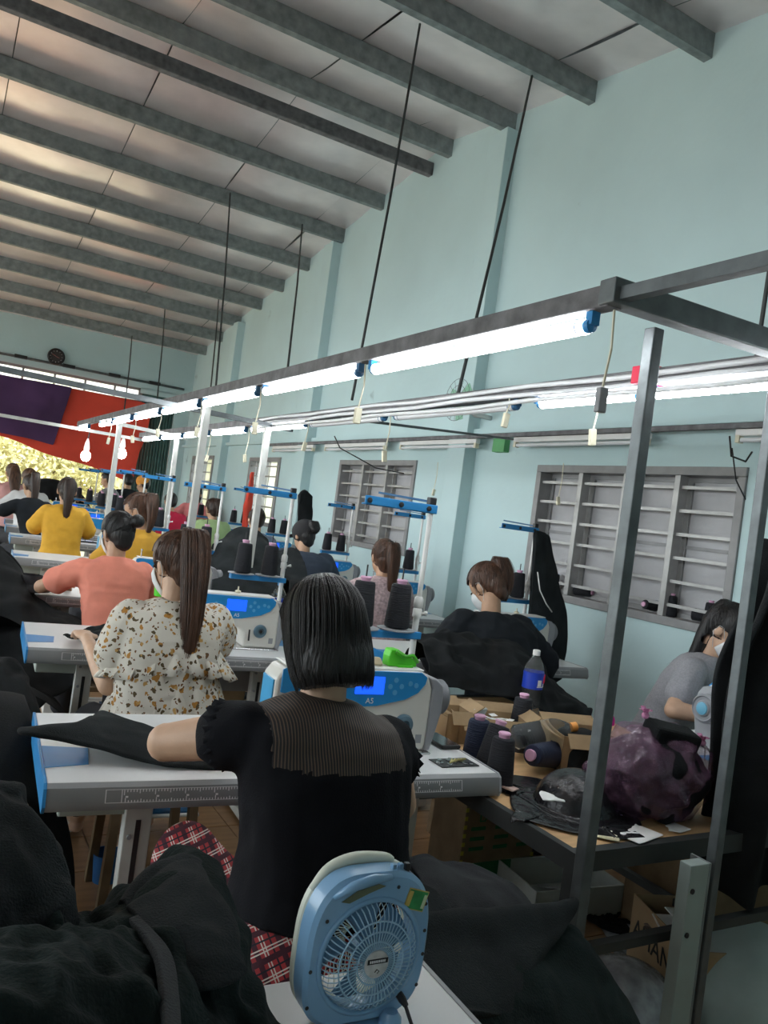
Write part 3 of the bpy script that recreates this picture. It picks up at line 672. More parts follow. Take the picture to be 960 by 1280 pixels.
def build_machine(label, loc, rz=0):
    t = thing('sewing_machine', label, 'sewing machine', loc, rz, group='white sewing machines with blue panels')
    def put(mb, name, m, parent=t, **k): return mb.build(name, m, parent, world=False, **k)
    put(MB().bb((-.03, -.075, 0), (.50, .085, .007)), 'bed_plate', chrome, bevel=.002)
    prof = [(.0, .085), (.0, .205), (.02, .232), (.05, .238), (.44, .238), (.475, .225), (.49, .19), (.49, .03), (.485, .007), (.335, .007), (.33, .07), (.315, .09), (.29, .098), (.13, .098), (.115, .085)]
    body = put(MB().prism(prof, -.055, .055, 'y'), 'arm_body', cream, smooth='auto', bevel=.008)
    put(MB().prism([(.03, .238), (.46, .238), (.46, .243), (.03, .243)], -.045, .05, 'y'), 'top_cover', whiteplastic, bevel=.002)
    pan = put(MB().prism([(.015, .232), (.03, .238), (.445, .238), (.465, .225), (.462, .205), (.44, .178), (.40, .158), (.31, .138), (.22, .132), (.12, .15), (.015, .17)], -.060, -.0545, 'y'), 'control_panel', mat('panel_blue', (.02, .27, .62), .3), smooth='auto', bevel=.0015)
    put(MB().bb((.235, -.0625, .172), (.325, -.0598, .222)), 'screen', screenblue, parent=pan)
    for (bx, bz) in ((.345, .195), (.362, .214), (.362, .178), (.382, .196), (.41, .205), (.43, .2), (.20, .19), (.185, .2)):
        put(MB().lathe([(.0075, 0), (.0075, .0015)], (bx, -.06, bz), (0, -1, 0), 10), 'button', mat('button_blue', (.12, .42, .72), .4), parent=pan)
    text('A5', .022, 'logo_print', whitelabel, t, (.285, -.0608, .152), (PI/2, 0, 0))
    put(MB().lathe([(.030, 0), (.031, .006), (.027, .014), (.015, .016), (.013, .010)], (.405, -.055, .085), (0, -1, 0), 22), 'stitch_dial', mat('dial_blue_grey', (.10, .17, .22), .35), smooth='auto')
    put(MB().lathe([(.008, 0), (.008, .003)], (.405, -.069, .085), (0, -1, 0), 12), 'dial_hub', blackplastic)
    put(MB().tube([(.355, -.058, .09), (.355, -.064, .04)], .004, 6), 'reverse_lever', blackplastic, smooth=True)
    put(MB().bb((.452, -.0565, .03), (.472, -.0545, .055)), 'print_mark', greyplastic)
    # grey motor housing and handwheel at the right end
    put(MB().prism([(.47, .225), (.50, .222), (.525, .20), (.53, .17), (.53, .12), (.515, .05), (.505, .007), (.487, .007), (.49, .19)], -.058, .058, 'y'), 'end_housing', greyplastic, smooth='auto', bevel=.006)
    hw = put(MB().lathe([(.046, 0), (.052, .008), (.052, .026), (.044, .034), (.040, .030), (.030, .030), (.026, .036), (.012, .038)], (.528, 0, .155), (1, 0, 0), 28), 'handwheel', mat('wheel_grey', (.22, .23, .25), .4), smooth='auto')
    put(MB().lathe([(.024, .030), (.022, .040), (.010, .042)], (.528, 0, .155), (1, 0, 0), 20), 'wheel_disc', mat('wheel_blue', (.12, .35, .5), .35), parent=hw, smooth='auto')
    put(MB().tube([(.052, 0, .09), (.052, 0, .02)], .004, 8), 'needle_bar', chrome, smooth=True)
    put(MB().bb((.04, -.012, .008), (.064, .014, .014)).bb((.048, -.003, .014), (.056, .004, .05)), 'presser_foot', chrome)
    put(MB().bb((-.004, -.045, .10), (.0, .045, .2)), 'face_plate', mat('face_blue', (.04, .33, .62), .35), bevel=.001)
    put(MB().lathe([(.012, 0), (.010, .004), (.004, .006), (.004, .045), (.007, .047), (.007, .052)], (.05, .0, .238), n=12), 'thread_post', chrome, smooth='auto')
    put(MB().lathe([(.010, 0), (.014, .004), (.014, .01), (.004, .014), (.003, .03)], (.3, .02, .243), n=12), 'bobbin_winder', ivory, smooth='auto')
    return t
def build_stand(label, loc):
    t = thing('thread_stand', label, 'thread stand', loc, group='thread stands with blue arms')
    def put(mb, name, m, parent=t, **k): return mb.build(name, m, parent, world=False, **k)
    put(MB().lathe([(.011, .0), (.011, .40)], n=12), 'pole', whiteplastic, smooth='auto')
    put(MB().lathe([(.009, .40), (.009, .74)], n=12), 'pole', whiteplastic, smooth='auto')
    put(MB().lathe([(.016, .36), (.016, .385), (.013, .39), (.016, .395), (.016, .42), (.011, .43)], n=12).lathe([(.004, 0), (.004, .02), (.007, .022), (.007, .03)], (0.01, 0, .37), (1, 0, .2), 8), 'pole_collar', whiteplastic, smooth='auto')
    put(MB().bb((-.015, -.012, .745), (.012, .012, .77)), 'pole_cap', blackplastic, bevel=.003)
    a = put(MB().bb((-.265, -.016, .715), (.016, -.010, .745)).bb((-.265, -.016, .715), (.016, .010, .720)), 'thread_arm', blueplastic, bevel=.002)
    for x in (-.25, -.13, -.02): put(MB().lathe([(.007, 0), (.009, .002), (.009, .005), (.004, .006)], (x, -.016, .73), (0, -1, 0), 12), 'eyelet', blackplastic, parent=a)
    put(MB().bar((-.0, .01, .755), (-.12, .16, .765), .018, .008), 'rear_arm', darkblue, bevel=.001)
    tr = put(MB().bb((-.27, -.018, .285), (.018, .018, .31)), 'cone_bracket', blueplastic, bevel=.003)
    for x in (-.075, -.215):
        put(MB().lathe([(.064, .312), (.066, .316), (.05, .317)], (x, 0, 0), n=24), 'cone_plate', greyplastic, smooth='auto')
        put(MB().lathe([(.003, .31), (.003, .52)], (x, 0, 0), n=6), 'spindle', blackplastic)
    return t
def build_cone(label, loc, m=None, lie=None, s=1.0, col='black'):
    t = thing('thread_cone', label, 'thread cone', loc, group=None)
    def put(mb, name, mm, parent=t, **k): return mb.build(name, mm, parent, world=False, **k)
    put(MB().lathe([(.030, .0), (.041, .004), (.043, .012), (.034, .140), (.031, .147), (.018, .149)], n=22), 'wound_thread', m or threadm, smooth='auto')
    put(MB().lathe([(.024, -.002), (.022, .0), (.016, .155), (.019, .160), (.017, .164), (.006, .164)], n=16), 'cone_core', pinkcore, smooth='auto')
    if lie is not None: t.rotation_euler = lie
    return t
T1 = build_table('white sewing table with ruled front edge at which the woman in black works', (.29, 1.845, 0))
RZ = -.060
T1.rotation_euler = (0, 0, RZ)
def off(x, y, rz, dx, dy): return (x+dx*math.cos(rz)-dy*math.sin(rz), y+dx*math.sin(rz)+dy*math.cos(rz))
M1 = build_machine('sewing machine on the table of the woman in the black top', (*off(.29, 1.845, RZ, .565, .235), .75), RZ)
ST1 = build_stand('thread stand behind the machine of the woman in the black top', (1.482, 2.30, .745))
CN = build_cone('black thread cone on the right plate of the nearest thread stand', (1.407, 2.30, .745+.318))
def cones(x, y, z, who, first=None, three=False):
    for q, dx in enumerate((-.075, -.215)):
        if first is not None and q == 0: continue
        copy_tree(CN, (x+dx, y, z+.318), random.random()*6, label='%s cone on the stand of %s' % (('right', 'left')[q], who), group='black thread cones on the stands')
CN['group'] = 'black thread cones on the stands'
cones(1.482, 2.30, .745, 'the woman in the black top', first=1)
stations = [ # x, y, z of table, who
 (.39, 3.27, .75, 'the woman in the floral blouse'), (.50, 4.74, .75, 'the woman in the salmon T-shirt'), (.58, 6.35, .785, 'the masked woman in mustard'),
 (.66, 7.75, .82, 'the woman in the yellow T-shirt'), (.72, 9.1, .82, 'the woman in the short-sleeved black top'), (.8, 10.4, .82, 'the pink-shirted woman by the far doorway'), (.85, 11.6, .82, 'nobody, last in the left line')]
for i, (x, y, z, who) in enumerate(stations):
    lab = 'white sewing table of '+who if i < 6 else 'last white sewing table of the left line'
    y += .045; t = copy_tree(T1, (x, y, z-.75), RZ, label=lab)
    who2 = who if i < 6 else 'the last table in the left line'
    copy_tree(M1, (*off(x, y, RZ, .575 if i < 1 else .60, .235), z), RZ, label='sewing machine on the table of '+who if i < 6 else 'sewing machine on the last table of the left line')
    sx, sy = off(x, y, RZ, 1.175, .53)
    copy_tree(ST1, (sx, sy, z-.005), RZ, label='thread stand beside the machine of '+who if i < 6 else 'thread stand of the last table in the left line')
    cones(sx, sy, z-.005, who2)
rst = [(2.07, 3.28, .75, 'the woman in the loose black top by the window'), (2.22, 4.80, .75, 'the woman in the lilac blouse'), (2.30, 6.15, .76, 'the worker in the dark cap'),
 (2.34, 7.65, .80, 'the short-haired worker in grey-blue'), (2.40, 9.1, .82, 'the worker in the pale green shirt'), (2.40, 10.5, .82, 'the worker in the crimson shirt')]
for i, (x, y, z, who) in enumerate(rst):
    copy_tree(T1, (x, y+.03, z-.75), -.03, label='white sewing table of '+who)
    copy_tree(M1, (x+.555, y+.23, z), -.03, label='sewing machine on the table of '+who)
    sx, sy = (3.16, y+.45) if i == 0 else (x+1.10, y+.45)
    copy_tree(ST1, (sx, sy, z-.005), label='thread stand beside the machine of '+who)
    cones(sx, sy, z-.005, who)
T0_ = copy_tree(T1, (-.47, .49, 0), -.03, label='white sewing table in the foreground under the desk fan and dark garments')
for ch in list(T0_.children):
    if ch.name.startswith('corner_sticker'): bpy.data.objects.remove(ch)
# grey-shirt woman's table faces the other way
copy_tree(T1, (3.60, 2.14, 0), PI, label='white sewing table of the woman in the grey T-shirt')
copy_tree(M1, (3.02, 1.88, .75), PI, label='sewing machine of the grey T-shirt woman, its handwheel to the camera')
# machine seen from behind on the table between salmon and yellow shirts
copy_tree(M1, (1.45, 8.0, .82), PI, label='sewing machine turned round, seen from behind by the yellow T-shirt')
# ================================================================== PEOPLE
HAIR = {'black': mat('hair_black', (.010, .009, .009), .42, var=.4, vs=60, stretch=(1, 1, .06), bump=.5, bs=160),
        'brown': mat('hair_brown', (.080, .038, .022), .40, var=.55, vs=60, stretch=(1, 1, .06), bump=.5, bs=160),
        'darkbrown': mat('hair_dark_brown', (.028, .014, .009), .42, var=.5, vs=60, stretch=(1, 1, .06), bump=.5, bs=160)}
maskm = mat('mask_white', (.72, .74, .74), .8, var=.05)
eyew = mat('eye_white', (.7, .7, .68), .3); eyeb = mat('eye_dark', (.02, .012, .01), .2); lipm = mat('lips', (.42, .14, .12), .5)
def V(*a): return Vector(a)
def ering(c, a, b, tilt=0., n=20, e=2.4, side=0.):
    out = []
    R = Matrix.Rotation(tilt, 3, 'X') @ Matrix.Rotation(side, 3, 'Y')
    for i in range(n):
        t = 2*PI*i/n; cx, sy = math.cos(t), math.sin(t)
        p = V(math.copysign(abs(cx)**(2/e), cx)*a, math.copysign(abs(sy)**(2/e), sy)*b, 0)
        out.append(V(*c)+R @ p)
    return out
def limb(mb, pts, rs, n=12):
    pts = [V(*p) for p in pts]
    for p, r in zip(pts, rs): mb.ell(p, (r, r, r), nu=n, nv=8)
    for i in range(len(pts)-1):
        mb.tube([pts[i], pts[i+1]], [rs[i], rs[i+1]], n)
def hand(mb, w, tgt, side, fr=.0075, curl=.5):
    """palm and five fingers from wrist w towards direction tgt; side +1 right hand"""
    w = V(*w); d = V(*tgt).normalized(); up = V(0, 0, 1); sd = d.cross(up).normalized()*side; nrm = sd.cross(d)*side
    if nrm.z < 0: nrm = -nrm
    pc = w+d*.045
    R = Matrix((sd, d, nrm)).transposed()
    mb.ell(pc, (.038, .050, .016), R); mb.ell(w+d*.015, (.027, .03, .018), R)
    for i, (o, l) in enumerate(((-.027, .058), (-.009, .068), (.009, .064), (.026, .050))):
        # index nearest the thumb (thumb on the inner side = -sd)
        b = w+d*.082+sd*o; q = b; ang = .15
        pts = [w+d*.05+sd*o*.9, b]
        for k, f in enumerate((.45, .32, .26)):
            ang += curl*(.55 if k == 0 else .75)
            q = q+(d*math.cos(ang)-nrm*math.sin(ang))*l*f; pts.append(q)
        limb(mb, pts, [fr*1.15, fr*1.1, fr, fr*.95, fr*.85], 8)
    t0 = w+d*.02-sd*.025; t1 = t0-sd*.022+d*.025-nrm*.006; t2 = t1-sd*.006+d*.026-nrm*.010; limb(mb, [t0, t1, t2], [fr*1.5, fr*1.2, fr*1.0], 8)
def person(label, loc, rz=0, sk=0, lean=.12, side=0., hp=.35, hyaw=0., hroll=0., Le=(-.27, .17, .80), Re=(.27, .17, .80), Lh=(-.08, .42, .80), Rh=(.10, .42, .80),
           shirt=None, sleeve=.55, loose=.012, hair='ponytail', hc='black', mask=False, pants=None, vox=.011, strands=0, build=1.0, wr=.006, hem=.47, tail=.34, dz=0., stand=False, collar=True, wseed=1, sside=0., tailside=0., headup=0., scale=1.0, hipw=1.0, kL=None, tw=.045, tiez=.55, tb=.045):
    t = thing('person', label, 'person', (loc[0], loc[1], dz), rz, group=None)
    t.scale = (scale,)*3
    s_ = side; B = build
    hip = V(0, 0, .50); sh = V(s_, lean, .985); nk = V(s_, lean+.015, 1.045); hd = nk+V(math.sin(hroll)*.09, .025+.06*math.sin(hp), .105+headup)
    cy = lambda z: (0 if z < .5 else ((z-.5)/.485)**1.15*lean)
    cx = lambda z: (0 if z < .5 else ((z-.5)/.485)*s_)
    T = [(.43, .165, .125), (.50, .18, .138), (.57, .168, .125), (.60, .160, .118), (.628, .150, .111), (.65, .142, .105), (.74, .148, .105), (.83, .160, .108), (.90, .168, .105), (.95, .172, .095), (.985, .150, .080), (1.01, .095, .062)]
    def torso(mb, inf, z0=.42, z1=1.05, flare=0., extra=()):
        rings = []
        for z, a, b in list(T)+list(extra):
            if z < z0 or z > z1: continue
            fl = flare*max(0, (.75-z)/.3)
            kh = 1+(hipw-1)*max(0, min(1, (.76-z)/.12)); a *= kh; b *= kh
            tl = -.9*lean*(1 if z > .6 else 0)
            rings.append(ering((cx(z), cy(z)-.01, z), (a*B+inf+fl), (b*B+inf+fl*.8), tl, side=sside*max(0, (z-.6)/.4)))
        mb.loft(rings)
    shL = V(-.150*B, .0, .0)+sh+V(0, .0, -.035-sside*.1); shR = V(.150*B, 0, 0)+sh+V(0, 0, -.035+sside*-.1+sside*.2*0)
    shL.z += sside*.15; shR.z -= sside*.15
    Le, Re, Lh, Rh = V(*Le), V(*Re), V(*Lh), V(*Rh)
    kn = [V(-.14, .42, .47), V(.14, .42, .47)]; an = [V(-.14, .44, .09), V(.14, .44, .09)]
    if kL: kn[0] = V(*kL); an[0] = V(kL[0]+.0, kL[1]+.05, .12)
    if stand: kn = [V(-.09, .02, .25), V(.09, .02, .25)]; an = [V(-.09, 0, -.12), V(.09, 0, -.12)]
    # ---- skin: one continuous body
    b = MB(); torso(b, -.004)
    limb(b, [nk-V(0, .005, .06), nk+V(0, .01, .06)], [.052, .047])
    RH = Matrix.Rotation(hyaw, 3, 'Z') @ Matrix.Rotation(-hp, 3, 'X') @ Matrix.Rotation(hroll, 3, 'Y')
    H = lambda x, y, z: hd+RH @ V(x, y, z)
    b.ell(H(0, -.012, .022), (.073, .092, .088), RH, 20, 14); b.ell(H(0, .032, -.035), (.056, .058, .074), RH); b.ell(H(0, .052, -.088), (.026, .026, .022), RH)
    b.ell(H(0, .092, -.022), (.011, .018, .016), RH, 10, 8); b.ell(H(0, .082, .0), (.008, .012, .026), RH, 10, 8)
    for q in (-1, 1): b.ell(H(q*.074, -.005, -.01), (.010, .020, .032), RH @ Matrix.Rotation(q*.3, 3, 'Z'), 10, 8)
    for q, s0, e0, h0 in ((-1, shL, Le, Lh), (1, shR, Re, Rh)):
        limb(b, [s0, s0.lerp(e0, .5), e0], [.047*B, .043*B, .036*B]); w = h0
        limb(b, [e0, e0.lerp(w, .3), w], [.037*B, .036*B, .023])
        dd = (w-e0).normalized(); dd.z = max(-.5, min(.1, dd.z)); hand(b, w, dd, q, fr=.0085 if vox < .008 else .0105)
    for q in (0, 1):
        hx = (-.09, .09)[q]
        limb(b, [V(hx, .0, .49), kn[q], an[q]], [.083, .055, .034]); b.ell(an[q]+V(0, .06, -.045), (.038, .105, .028))
    remesh(b, vox, 'body', skin[sk], t, smooth=2)
    # face details
    for q in (-1, 1):
        MB().ell(H(q*.029, .073, .006), (.011, .008, .007), RH, 10, 6).build('eye', eyeb, t, smooth=True, world=False)
    if not mask: MB().ell(H(0, .088, -.056), (.021, .008, .006), RH, 12, 6).build('lips', lipm, t, smooth=True, world=False)
    else:
        m_ = MB(); rings = []
        for (z, a, y, bb) in ((.0, .045, .068, .03), (-.02, .062, .05, .062), (-.05, .062, .045, .068), (-.08, .05, .04, .066), (-.108, .03, .045, .045)):
            rings.append([H(math.sin(u)*a, y-.01+math.cos(u)*bb*1.0, z) for u in np.linspace(-1.5, 1.5, 15)])
        vs = [p for r in rings for p in r]
        m_.add(vs, [(i*15+j, i*15+j+1, (i+1)*15+j+1, (i+1)*15+j) for i in range(4) for j in range(14)])
        o = m_.build('face_mask', maskm, t, smooth=True, world=False); mo = o.modifiers.new('t', 'SOLIDIFY'); mo.thickness = .002
        for q in (-1, 1):
            MB().tube([H(q*.06, .035, -.02), H(q*.082, -.0, .018), H(q*.084, -.02, .01), H(q*.08, -.02, -.03), H(q*.055, .03, -.085)], .0012, 5).build('ear_loop', maskm, o, smooth=True, world=False)
    # ---- shirt
    if shirt is not None:
        c = MB(); torso(c, loose, z0=hem, z1=1.2 if collar else 1.0, flare=.012, extra=((1.03, .062-loose*.6, .056-loose*.5),) if collar else ())
        for s0, e0, h0 in ((shL, Le, Lh), (shR, Re, Rh)):
            k = min(1, sleeve*1.0)
            if sleeve <= 1: limb(c, [s0, s0.lerp(e0, k)], [.052*B+loose, .050*B+loose*1.6])
            else: limb(c, [s0, e0, e0.lerp(h0, sleeve-1)], [.052*B+loose, .044*B+loose*1.3, .032*B+loose])
        def wf_(P, wseed=wseed):
            Q = P*np.array([1, 1, 1.0])
            w = ridged(Q+.15*np.sin(P[:, [2, 0, 1]]*9), 9, wseed)*.5+ridged(Q*np.array([.6, 1, 1.6]), 17, wseed+5)*.35+vnoise(Q, 5, wseed+9)*.6
            return w*wr
        sh_ = remesh(c, max(vox, .009), 'shirt', shirt, t, wr=wf_, smooth=5)
        t['_k'] = 0; del t['_k']
    if pants is not None:
        c = MB(); c.loft([ering((0, 0, .42), .17*B*hipw, .135*B*hipw), ering((0, 0, .50), .186*B*hipw, .148*B*hipw), ering((0, 0, .57), .176*B*hipw, .140*B*hipw), ering((0, .01, .61), .16*B*hipw, .125*B*hipw)]+([ering((s_*.3, .01, .67), .148*B*hipw*.95, .112*B*hipw*.95)] if hem > .6 else []))
        for q in (0, 1):
            hx = (-.09, .09)[q]; limb(c, [V(hx, .0, .49), kn[q], an[q]+V(0, 0, .06)], [.096, .072, .062])
        remesh(c, max(vox, .010), 'trousers', pants, t, wr=lambda P: ridged(P, 11, 4)*.005+vnoise(P, 6, 2)*.004, smooth=4)
    # ---- hair
    hm = HAIR[hc]; h = MB(); st = []
    RS = np.random.RandomState(wseed+50)
    E_ = (.082, .104, .100); C_ = (0, -.016, .026)
    def onE(d, f=1.0):
        d = V(*d).normalized(); return H(C_[0]+d.x*E_[0]*f, C_[1]+d.y*E_[1]*f, C_[2]+d.z*E_[2]*f)
    if hair == 'bob':
        h.ell(H(0, -.018, .028), (.088, .106, .102), RH, 24, 16)
        rings = []
        for z, a, bb, y in ((.03, .088, .09, -.028), (-.02, .093, .082, -.040), (-.06, .096, .074, -.046), (-.095, .092, .066, -.048), (-.118, .078, .052, -.050)):
            rings.append([H(math.cos(u)*a, y+math.sin(u)*bb, z) for u in np.linspace(0, 2*PI, 24, endpoint=False)])
        h.loft(rings)
        for i in range(strands):
            ph = RS.uniform(-.55, PI+.55); cxx, sxx = math.cos(ph), -math.sin(ph); L_ = []
            for k in range(11):
                u = k/10; 
                if u < .5: th = .12+u*2*(PI/2-.12); L_.append((cxx*math.sin(th)*.090, -.02+sxx*math.sin(th)*.106, .028+math.cos(th)*.104))
                else:
                    q = (u-.5)*2; zz = .028-q*(.145+RS.uniform(-.004, .010)); a = .090+.008*math.sin(q*2.2)-.012*q**3; L_.append((cxx*a, -.02-.028*q+sxx*(.106-.048*q)*(1 if sxx < 0 else .6), zz))
            r = 1+RS.uniform(0, .035); st.append([H(p[0]*r, p[1]*r, p[2]) for p in L_])
    else:
        h.ell(H(0, -.016, .026), E_, RH, 24, 16); h.ell(H(0, -.045, -.01), (.070, .068, .075), RH, 20, 12)
        if hair != 'short': h.ell(H(0, -.052, -.055), (.054, .040, .052), RH, 16, 10)
        if hair in ('ponytail', 'long', 'bun'):
            tie = V(tailside*.4, -.9, tiez) if hair != 'long' else V(0, -1, .2)
            if hair == 'bun': tie = V(tailside*.8, -.9, .15)
            T0 = onE(tie, 1.02)
            if hair == 'bun':
                h.ell(T0+RH @ V(tailside*.02, -.022, .0), (.038, .034, .038), RH); MB().lathe([(.030, -.006), (.034, 0), (.030, .006)], T0, RH @ V(tailside*.5, -1, 0), 16).build('hair_tie', blackplastic, t, smooth='auto', world=False)
            else:
                # tail falls from the tie under gravity
                out = (RH @ V(tailside*.6, -1, .25)).normalized()
                P_ = [T0-out*.01, T0+out*.035+V(0, 0, .005), T0+out*.060+V(tailside*.02, 0, -.05), T0+out*.055+V(tailside*.04, -tb*.6, -.05-tail*.33), T0+out*.045+V(tailside*.05, -tb, -.05-tail*.68), T0+out*.03+V(tailside*.06, -tb, -.05-tail)]
                if hair == 'long': P_ = [T0+V(0, .02, .02), T0+V(0, -.02, -.05), T0+V(tailside*.02, -.05, -.05-tail*.33), T0+V(tailside*.05, -.09, -.05-tail*.66), T0+V(tailside*.05, -.11, -.05-tail)]
                PP = crv([list(p) for p in P_], 14); w0 = tw if hair == 'ponytail' else .07
                rings = []
                for i, p in enumerate(PP):
                    u = i/13; a = w0*(.45+.75*math.sin(min(1, u*1.6)*PI/2)) * (1-.60*max(0, u-.45)/.55); bb = a*.55
                    rings.append([V(*p)+V(math.cos(x)*a, math.sin(x)*bb, 0) for x in np.linspace(0, 2*PI, 12, endpoint=False)])
                h.loft(rings)
                if hair == 'ponytail': MB().lathe([(.020, -.008), (.025, 0), (.020, .008)], T0+out*.008, out, 16).build('hair_tie', blackplastic, t, smooth='auto', world=False)
                for i in range(strands//2):
                    a = RS.uniform(0, 2*PI); rr = RS.uniform(.6, 1.12); L_ = []; ln = RS.uniform(.75, 1.02)
                    for k in range(12):
                        u = k/11*ln; i0 = min(12, int(u*13)); f = u*13-i0; p = PP[i0]*(1-f)+PP[i0+1]*f if i0 < 13 else PP[13]
                        w = w0*(.45+.75*math.sin(min(1, u*1.6)*PI/2))*(1-.6*max(0, u-.45)/.55)*rr
                        L_.append(V(*p)+V(math.cos(a+u*.5)*w, math.sin(a+u*.5)*w*.6, 0))
                    st.append(L_)
            for i in range(strands):
                ph = RS.uniform(-PI*.95, PI*.95); d0 = V(math.sin(ph)*1.0, math.cos(ph)*.9, .35 if abs(ph) < 1.0 else -.25-.5*RS.rand()).normalized(); d1 = V(*tie).normalized()
                L_ = []
                for k in range(10):
                    u = k/9; d = d0.lerp(d1, u); d = V(d.x, d.y, d.z+.45*math.sin(u*PI)*(1 if abs(ph) < 2 else 0)); L_.append(onE(d, 1.0+RS.uniform(0, .012)))
                st.append(L_)
        if hair == 'short':
            for i in range(strands):
                d0 = V(RS.normal()*.5, RS.normal()*.5-.2, 1).normalized(); a = RS.uniform(0, 2*PI); d1 = V(math.cos(a), math.sin(a)-.4, -.35).normalized()
                st.append([onE(d0.lerp(d1, k/6), 1.0+.03*RS.rand()) for k in range(7)])
    ho = remesh(h, min(vox, .008) if hair != 'none' else .01, 'hair', hm, t, smooth=3, wr=lambda P: vnoise(P*np.array([1, 1, .12]), 120, 3)*.0016)
    # trim the hair away from the face
    bm = bmesh.new(); bm.from_mesh(ho.data); inv = RH.inverted(); dl = []
    for v_ in bm.verts:
        p = inv @ (v_.co-hd)
        if p.y > .035 and p.z < .062-(.0 if hair != 'bob' else -.0) and abs(p.x) < .075: dl.append(v_)
        elif hair != 'bob' and p.y > -.02 and p.z < .01 and abs(p.x) > .06 and p.z > -.1: dl.append(v_)
    bmesh.ops.delete(bm, geom=dl, context='VERTS'); bm.to_mesh(ho.data); bm.free()
    if st:
        m_ = MB()
        for L_ in st:
            if any((inv @ (p-hd)).y > .05 and (inv @ (p-hd)).z < .05 for p in L_): continue
            m_.tube(L_, [.0004]+[.0011]*(len(L_)-2)+[.0003], 3, False)
        o = m_.build('hair_strands', hm, ho, smooth=True, world=False); o['kind'] = 'stuff'
    t['hd'] = 0; del t['hd']
    return t, H, sh, nk
# ------------------------------------------------------------------ clothing materials
def fabric(name, col, **k):
    return mat(name, col, k.pop('rough', .85), var=k.pop('var', .1), vs=k.pop('vs', 10), bump=k.pop('bump', .25), bs=k.pop('bs', 260), **k)
def plaid(name):
    m = mat(name, (.32, .03, .035), .85, var=.15, vs=30, bump=.2, bs=300); N, L, p = nodes(m)
    src = p.inputs['Base Color'].links[0].from_socket
    tc = N.new('ShaderNodeTexCoord'); sp = N.new('ShaderNodeSeparateXYZ'); mp = N.new('ShaderNodeMapping'); mp.inputs['Rotation'].default_value = (.5, .35, .3)
    L.new(tc.outputs['Object'], mp.inputs[0]); L.new(mp.outputs[0], sp.inputs[0])
    def line(axis, per, wd, ph, col, src):
        a = N.new('ShaderNodeMath'); a.operation = 'MULTIPLY_ADD'; a.inputs[1].default_value = 1/per; a.inputs[2].default_value = ph+50
        b = N.new('ShaderNodeMath'); b.operation = 'FRACT'; c = N.new('ShaderNodeMath'); c.operation = 'LESS_THAN'; c.inputs[1].default_value = wd/per
        mx = N.new('ShaderNodeMix'); mx.data_type = 'RGBA'; mx.inputs['B'].default_value = (*col, 1)
        L.new(sp.outputs[axis], a.inputs[0]); L.new(a.outputs[0], b.inputs[0]); L.new(b.outputs[0], c.inputs[0]); L.new(c.outputs[0], mx.inputs['Factor']); L.new(src, mx.inputs['A'])
        return mx.outputs['Result']
    for ax in (0, 2):
        src = line(ax, .045, .010, .0, (.05, .01, .02), src); src = line(ax, .045, .0022, .5, (.62, .55, .5), src); src = line(ax, .045, .0022, .62, (.62, .55, .5), src); src = line(ax, .045, .003, .25, (.01, .01, .02), src)
    L.new(src, p.inputs['Base Color']); return m
def floral(name):
    m = mat(name, (.66, .62, .54), .85, var=.05, bump=.15, bs=300); N, L, p = nodes(m)
    src = p.inputs['Base Color'].links[0].from_socket; tc = N.new('ShaderNodeTexCoord')
    nz = N.new('ShaderNodeTexNoise'); nz.inputs['Scale'].default_value = 38; vm = N.new('ShaderNodeVectorMath'); vm.operation = 'SCALE'; vm.inputs['Scale'].default_value = .035
    ad = N.new('ShaderNodeVectorMath'); L.new(tc.outputs['Object'], nz.inputs['Vector']); L.new(nz.outputs['Color'], vm.inputs[0]); L.new(tc.outputs['Object'], ad.inputs[0]); L.new(vm.outputs[0], ad.inputs[1])
    for sc, th, col, off in ((24, .26, (.42, .20, .04), 0), (33, .25, (.10, .07, .03), 3.3), (46, .22, (.16, .07, .02), 7.1), (29, .20, (.5, .30, .10), 11.7)):
        v = N.new('ShaderNodeTexVoronoi'); v.inputs['Scale'].default_value = sc; a = N.new('ShaderNodeVectorMath'); a.inputs[1].default_value = (off, off*.7, off*.3)
        L.new(ad.outputs[0], a.inputs[0]); L.new(a.outputs[0], v.inputs['Vector'])
        c = N.new('ShaderNodeMath'); c.operation = 'LESS_THAN'; c.inputs[1].default_value = th; L.new(v.outputs['Distance'], c.inputs[0])
        mx = N.new('ShaderNodeMix'); mx.data_type = 'RGBA'; mx.inputs['B'].default_value = (*col, 1); L.new(c.outputs[0], mx.inputs['Factor']); L.new(src, mx.inputs['A']); src = mx.outputs['Result']
    L.new(src, p.inputs['Base Color']); return m
def striped(name):
    m = mat(name, (.012, .012, .014), .7, var=.1); N, L, p = nodes(m)
    tc = N.new('ShaderNodeTexCoord'); sp = N.new('ShaderNodeSeparateXYZ'); L.new(tc.outputs['Object'], sp.inputs[0])
    nz = N.new('ShaderNodeTexNoise'); nz.inputs['Scale'].default_value = 4; L.new(tc.outputs['Object'], nz.inputs['Vector'])
    a = N.new('ShaderNodeMath'); a.operation = 'MULTIPLY_ADD'; a.inputs[1].default_value = 165; b = N.new('ShaderNodeMath'); b.operation = 'FRACT'
    L.new(sp.outputs[0], a.inputs[0]); L.new(nz.outputs['Fac'], a.inputs[2]); L.new(a.outputs[0], b.inputs[0])
    c = N.new('ShaderNodeMapRange'); c.inputs['From Min'].default_value = .55; c.inputs['From Max'].default_value = .85; L.new(b.outputs[0], c.inputs['Value'])
    mx = N.new('ShaderNodeMix'); mx.data_type = 'RGBA'; mx.inputs['A'].default_value = (.012, .011, .012, 1); mx.inputs['B'].default_value = (.12, .08, .055, 1)
    L.new(c.outputs[0], mx.inputs['Factor']); L.new(mx.outputs['Result'], p.inputs['Base Color']); return m
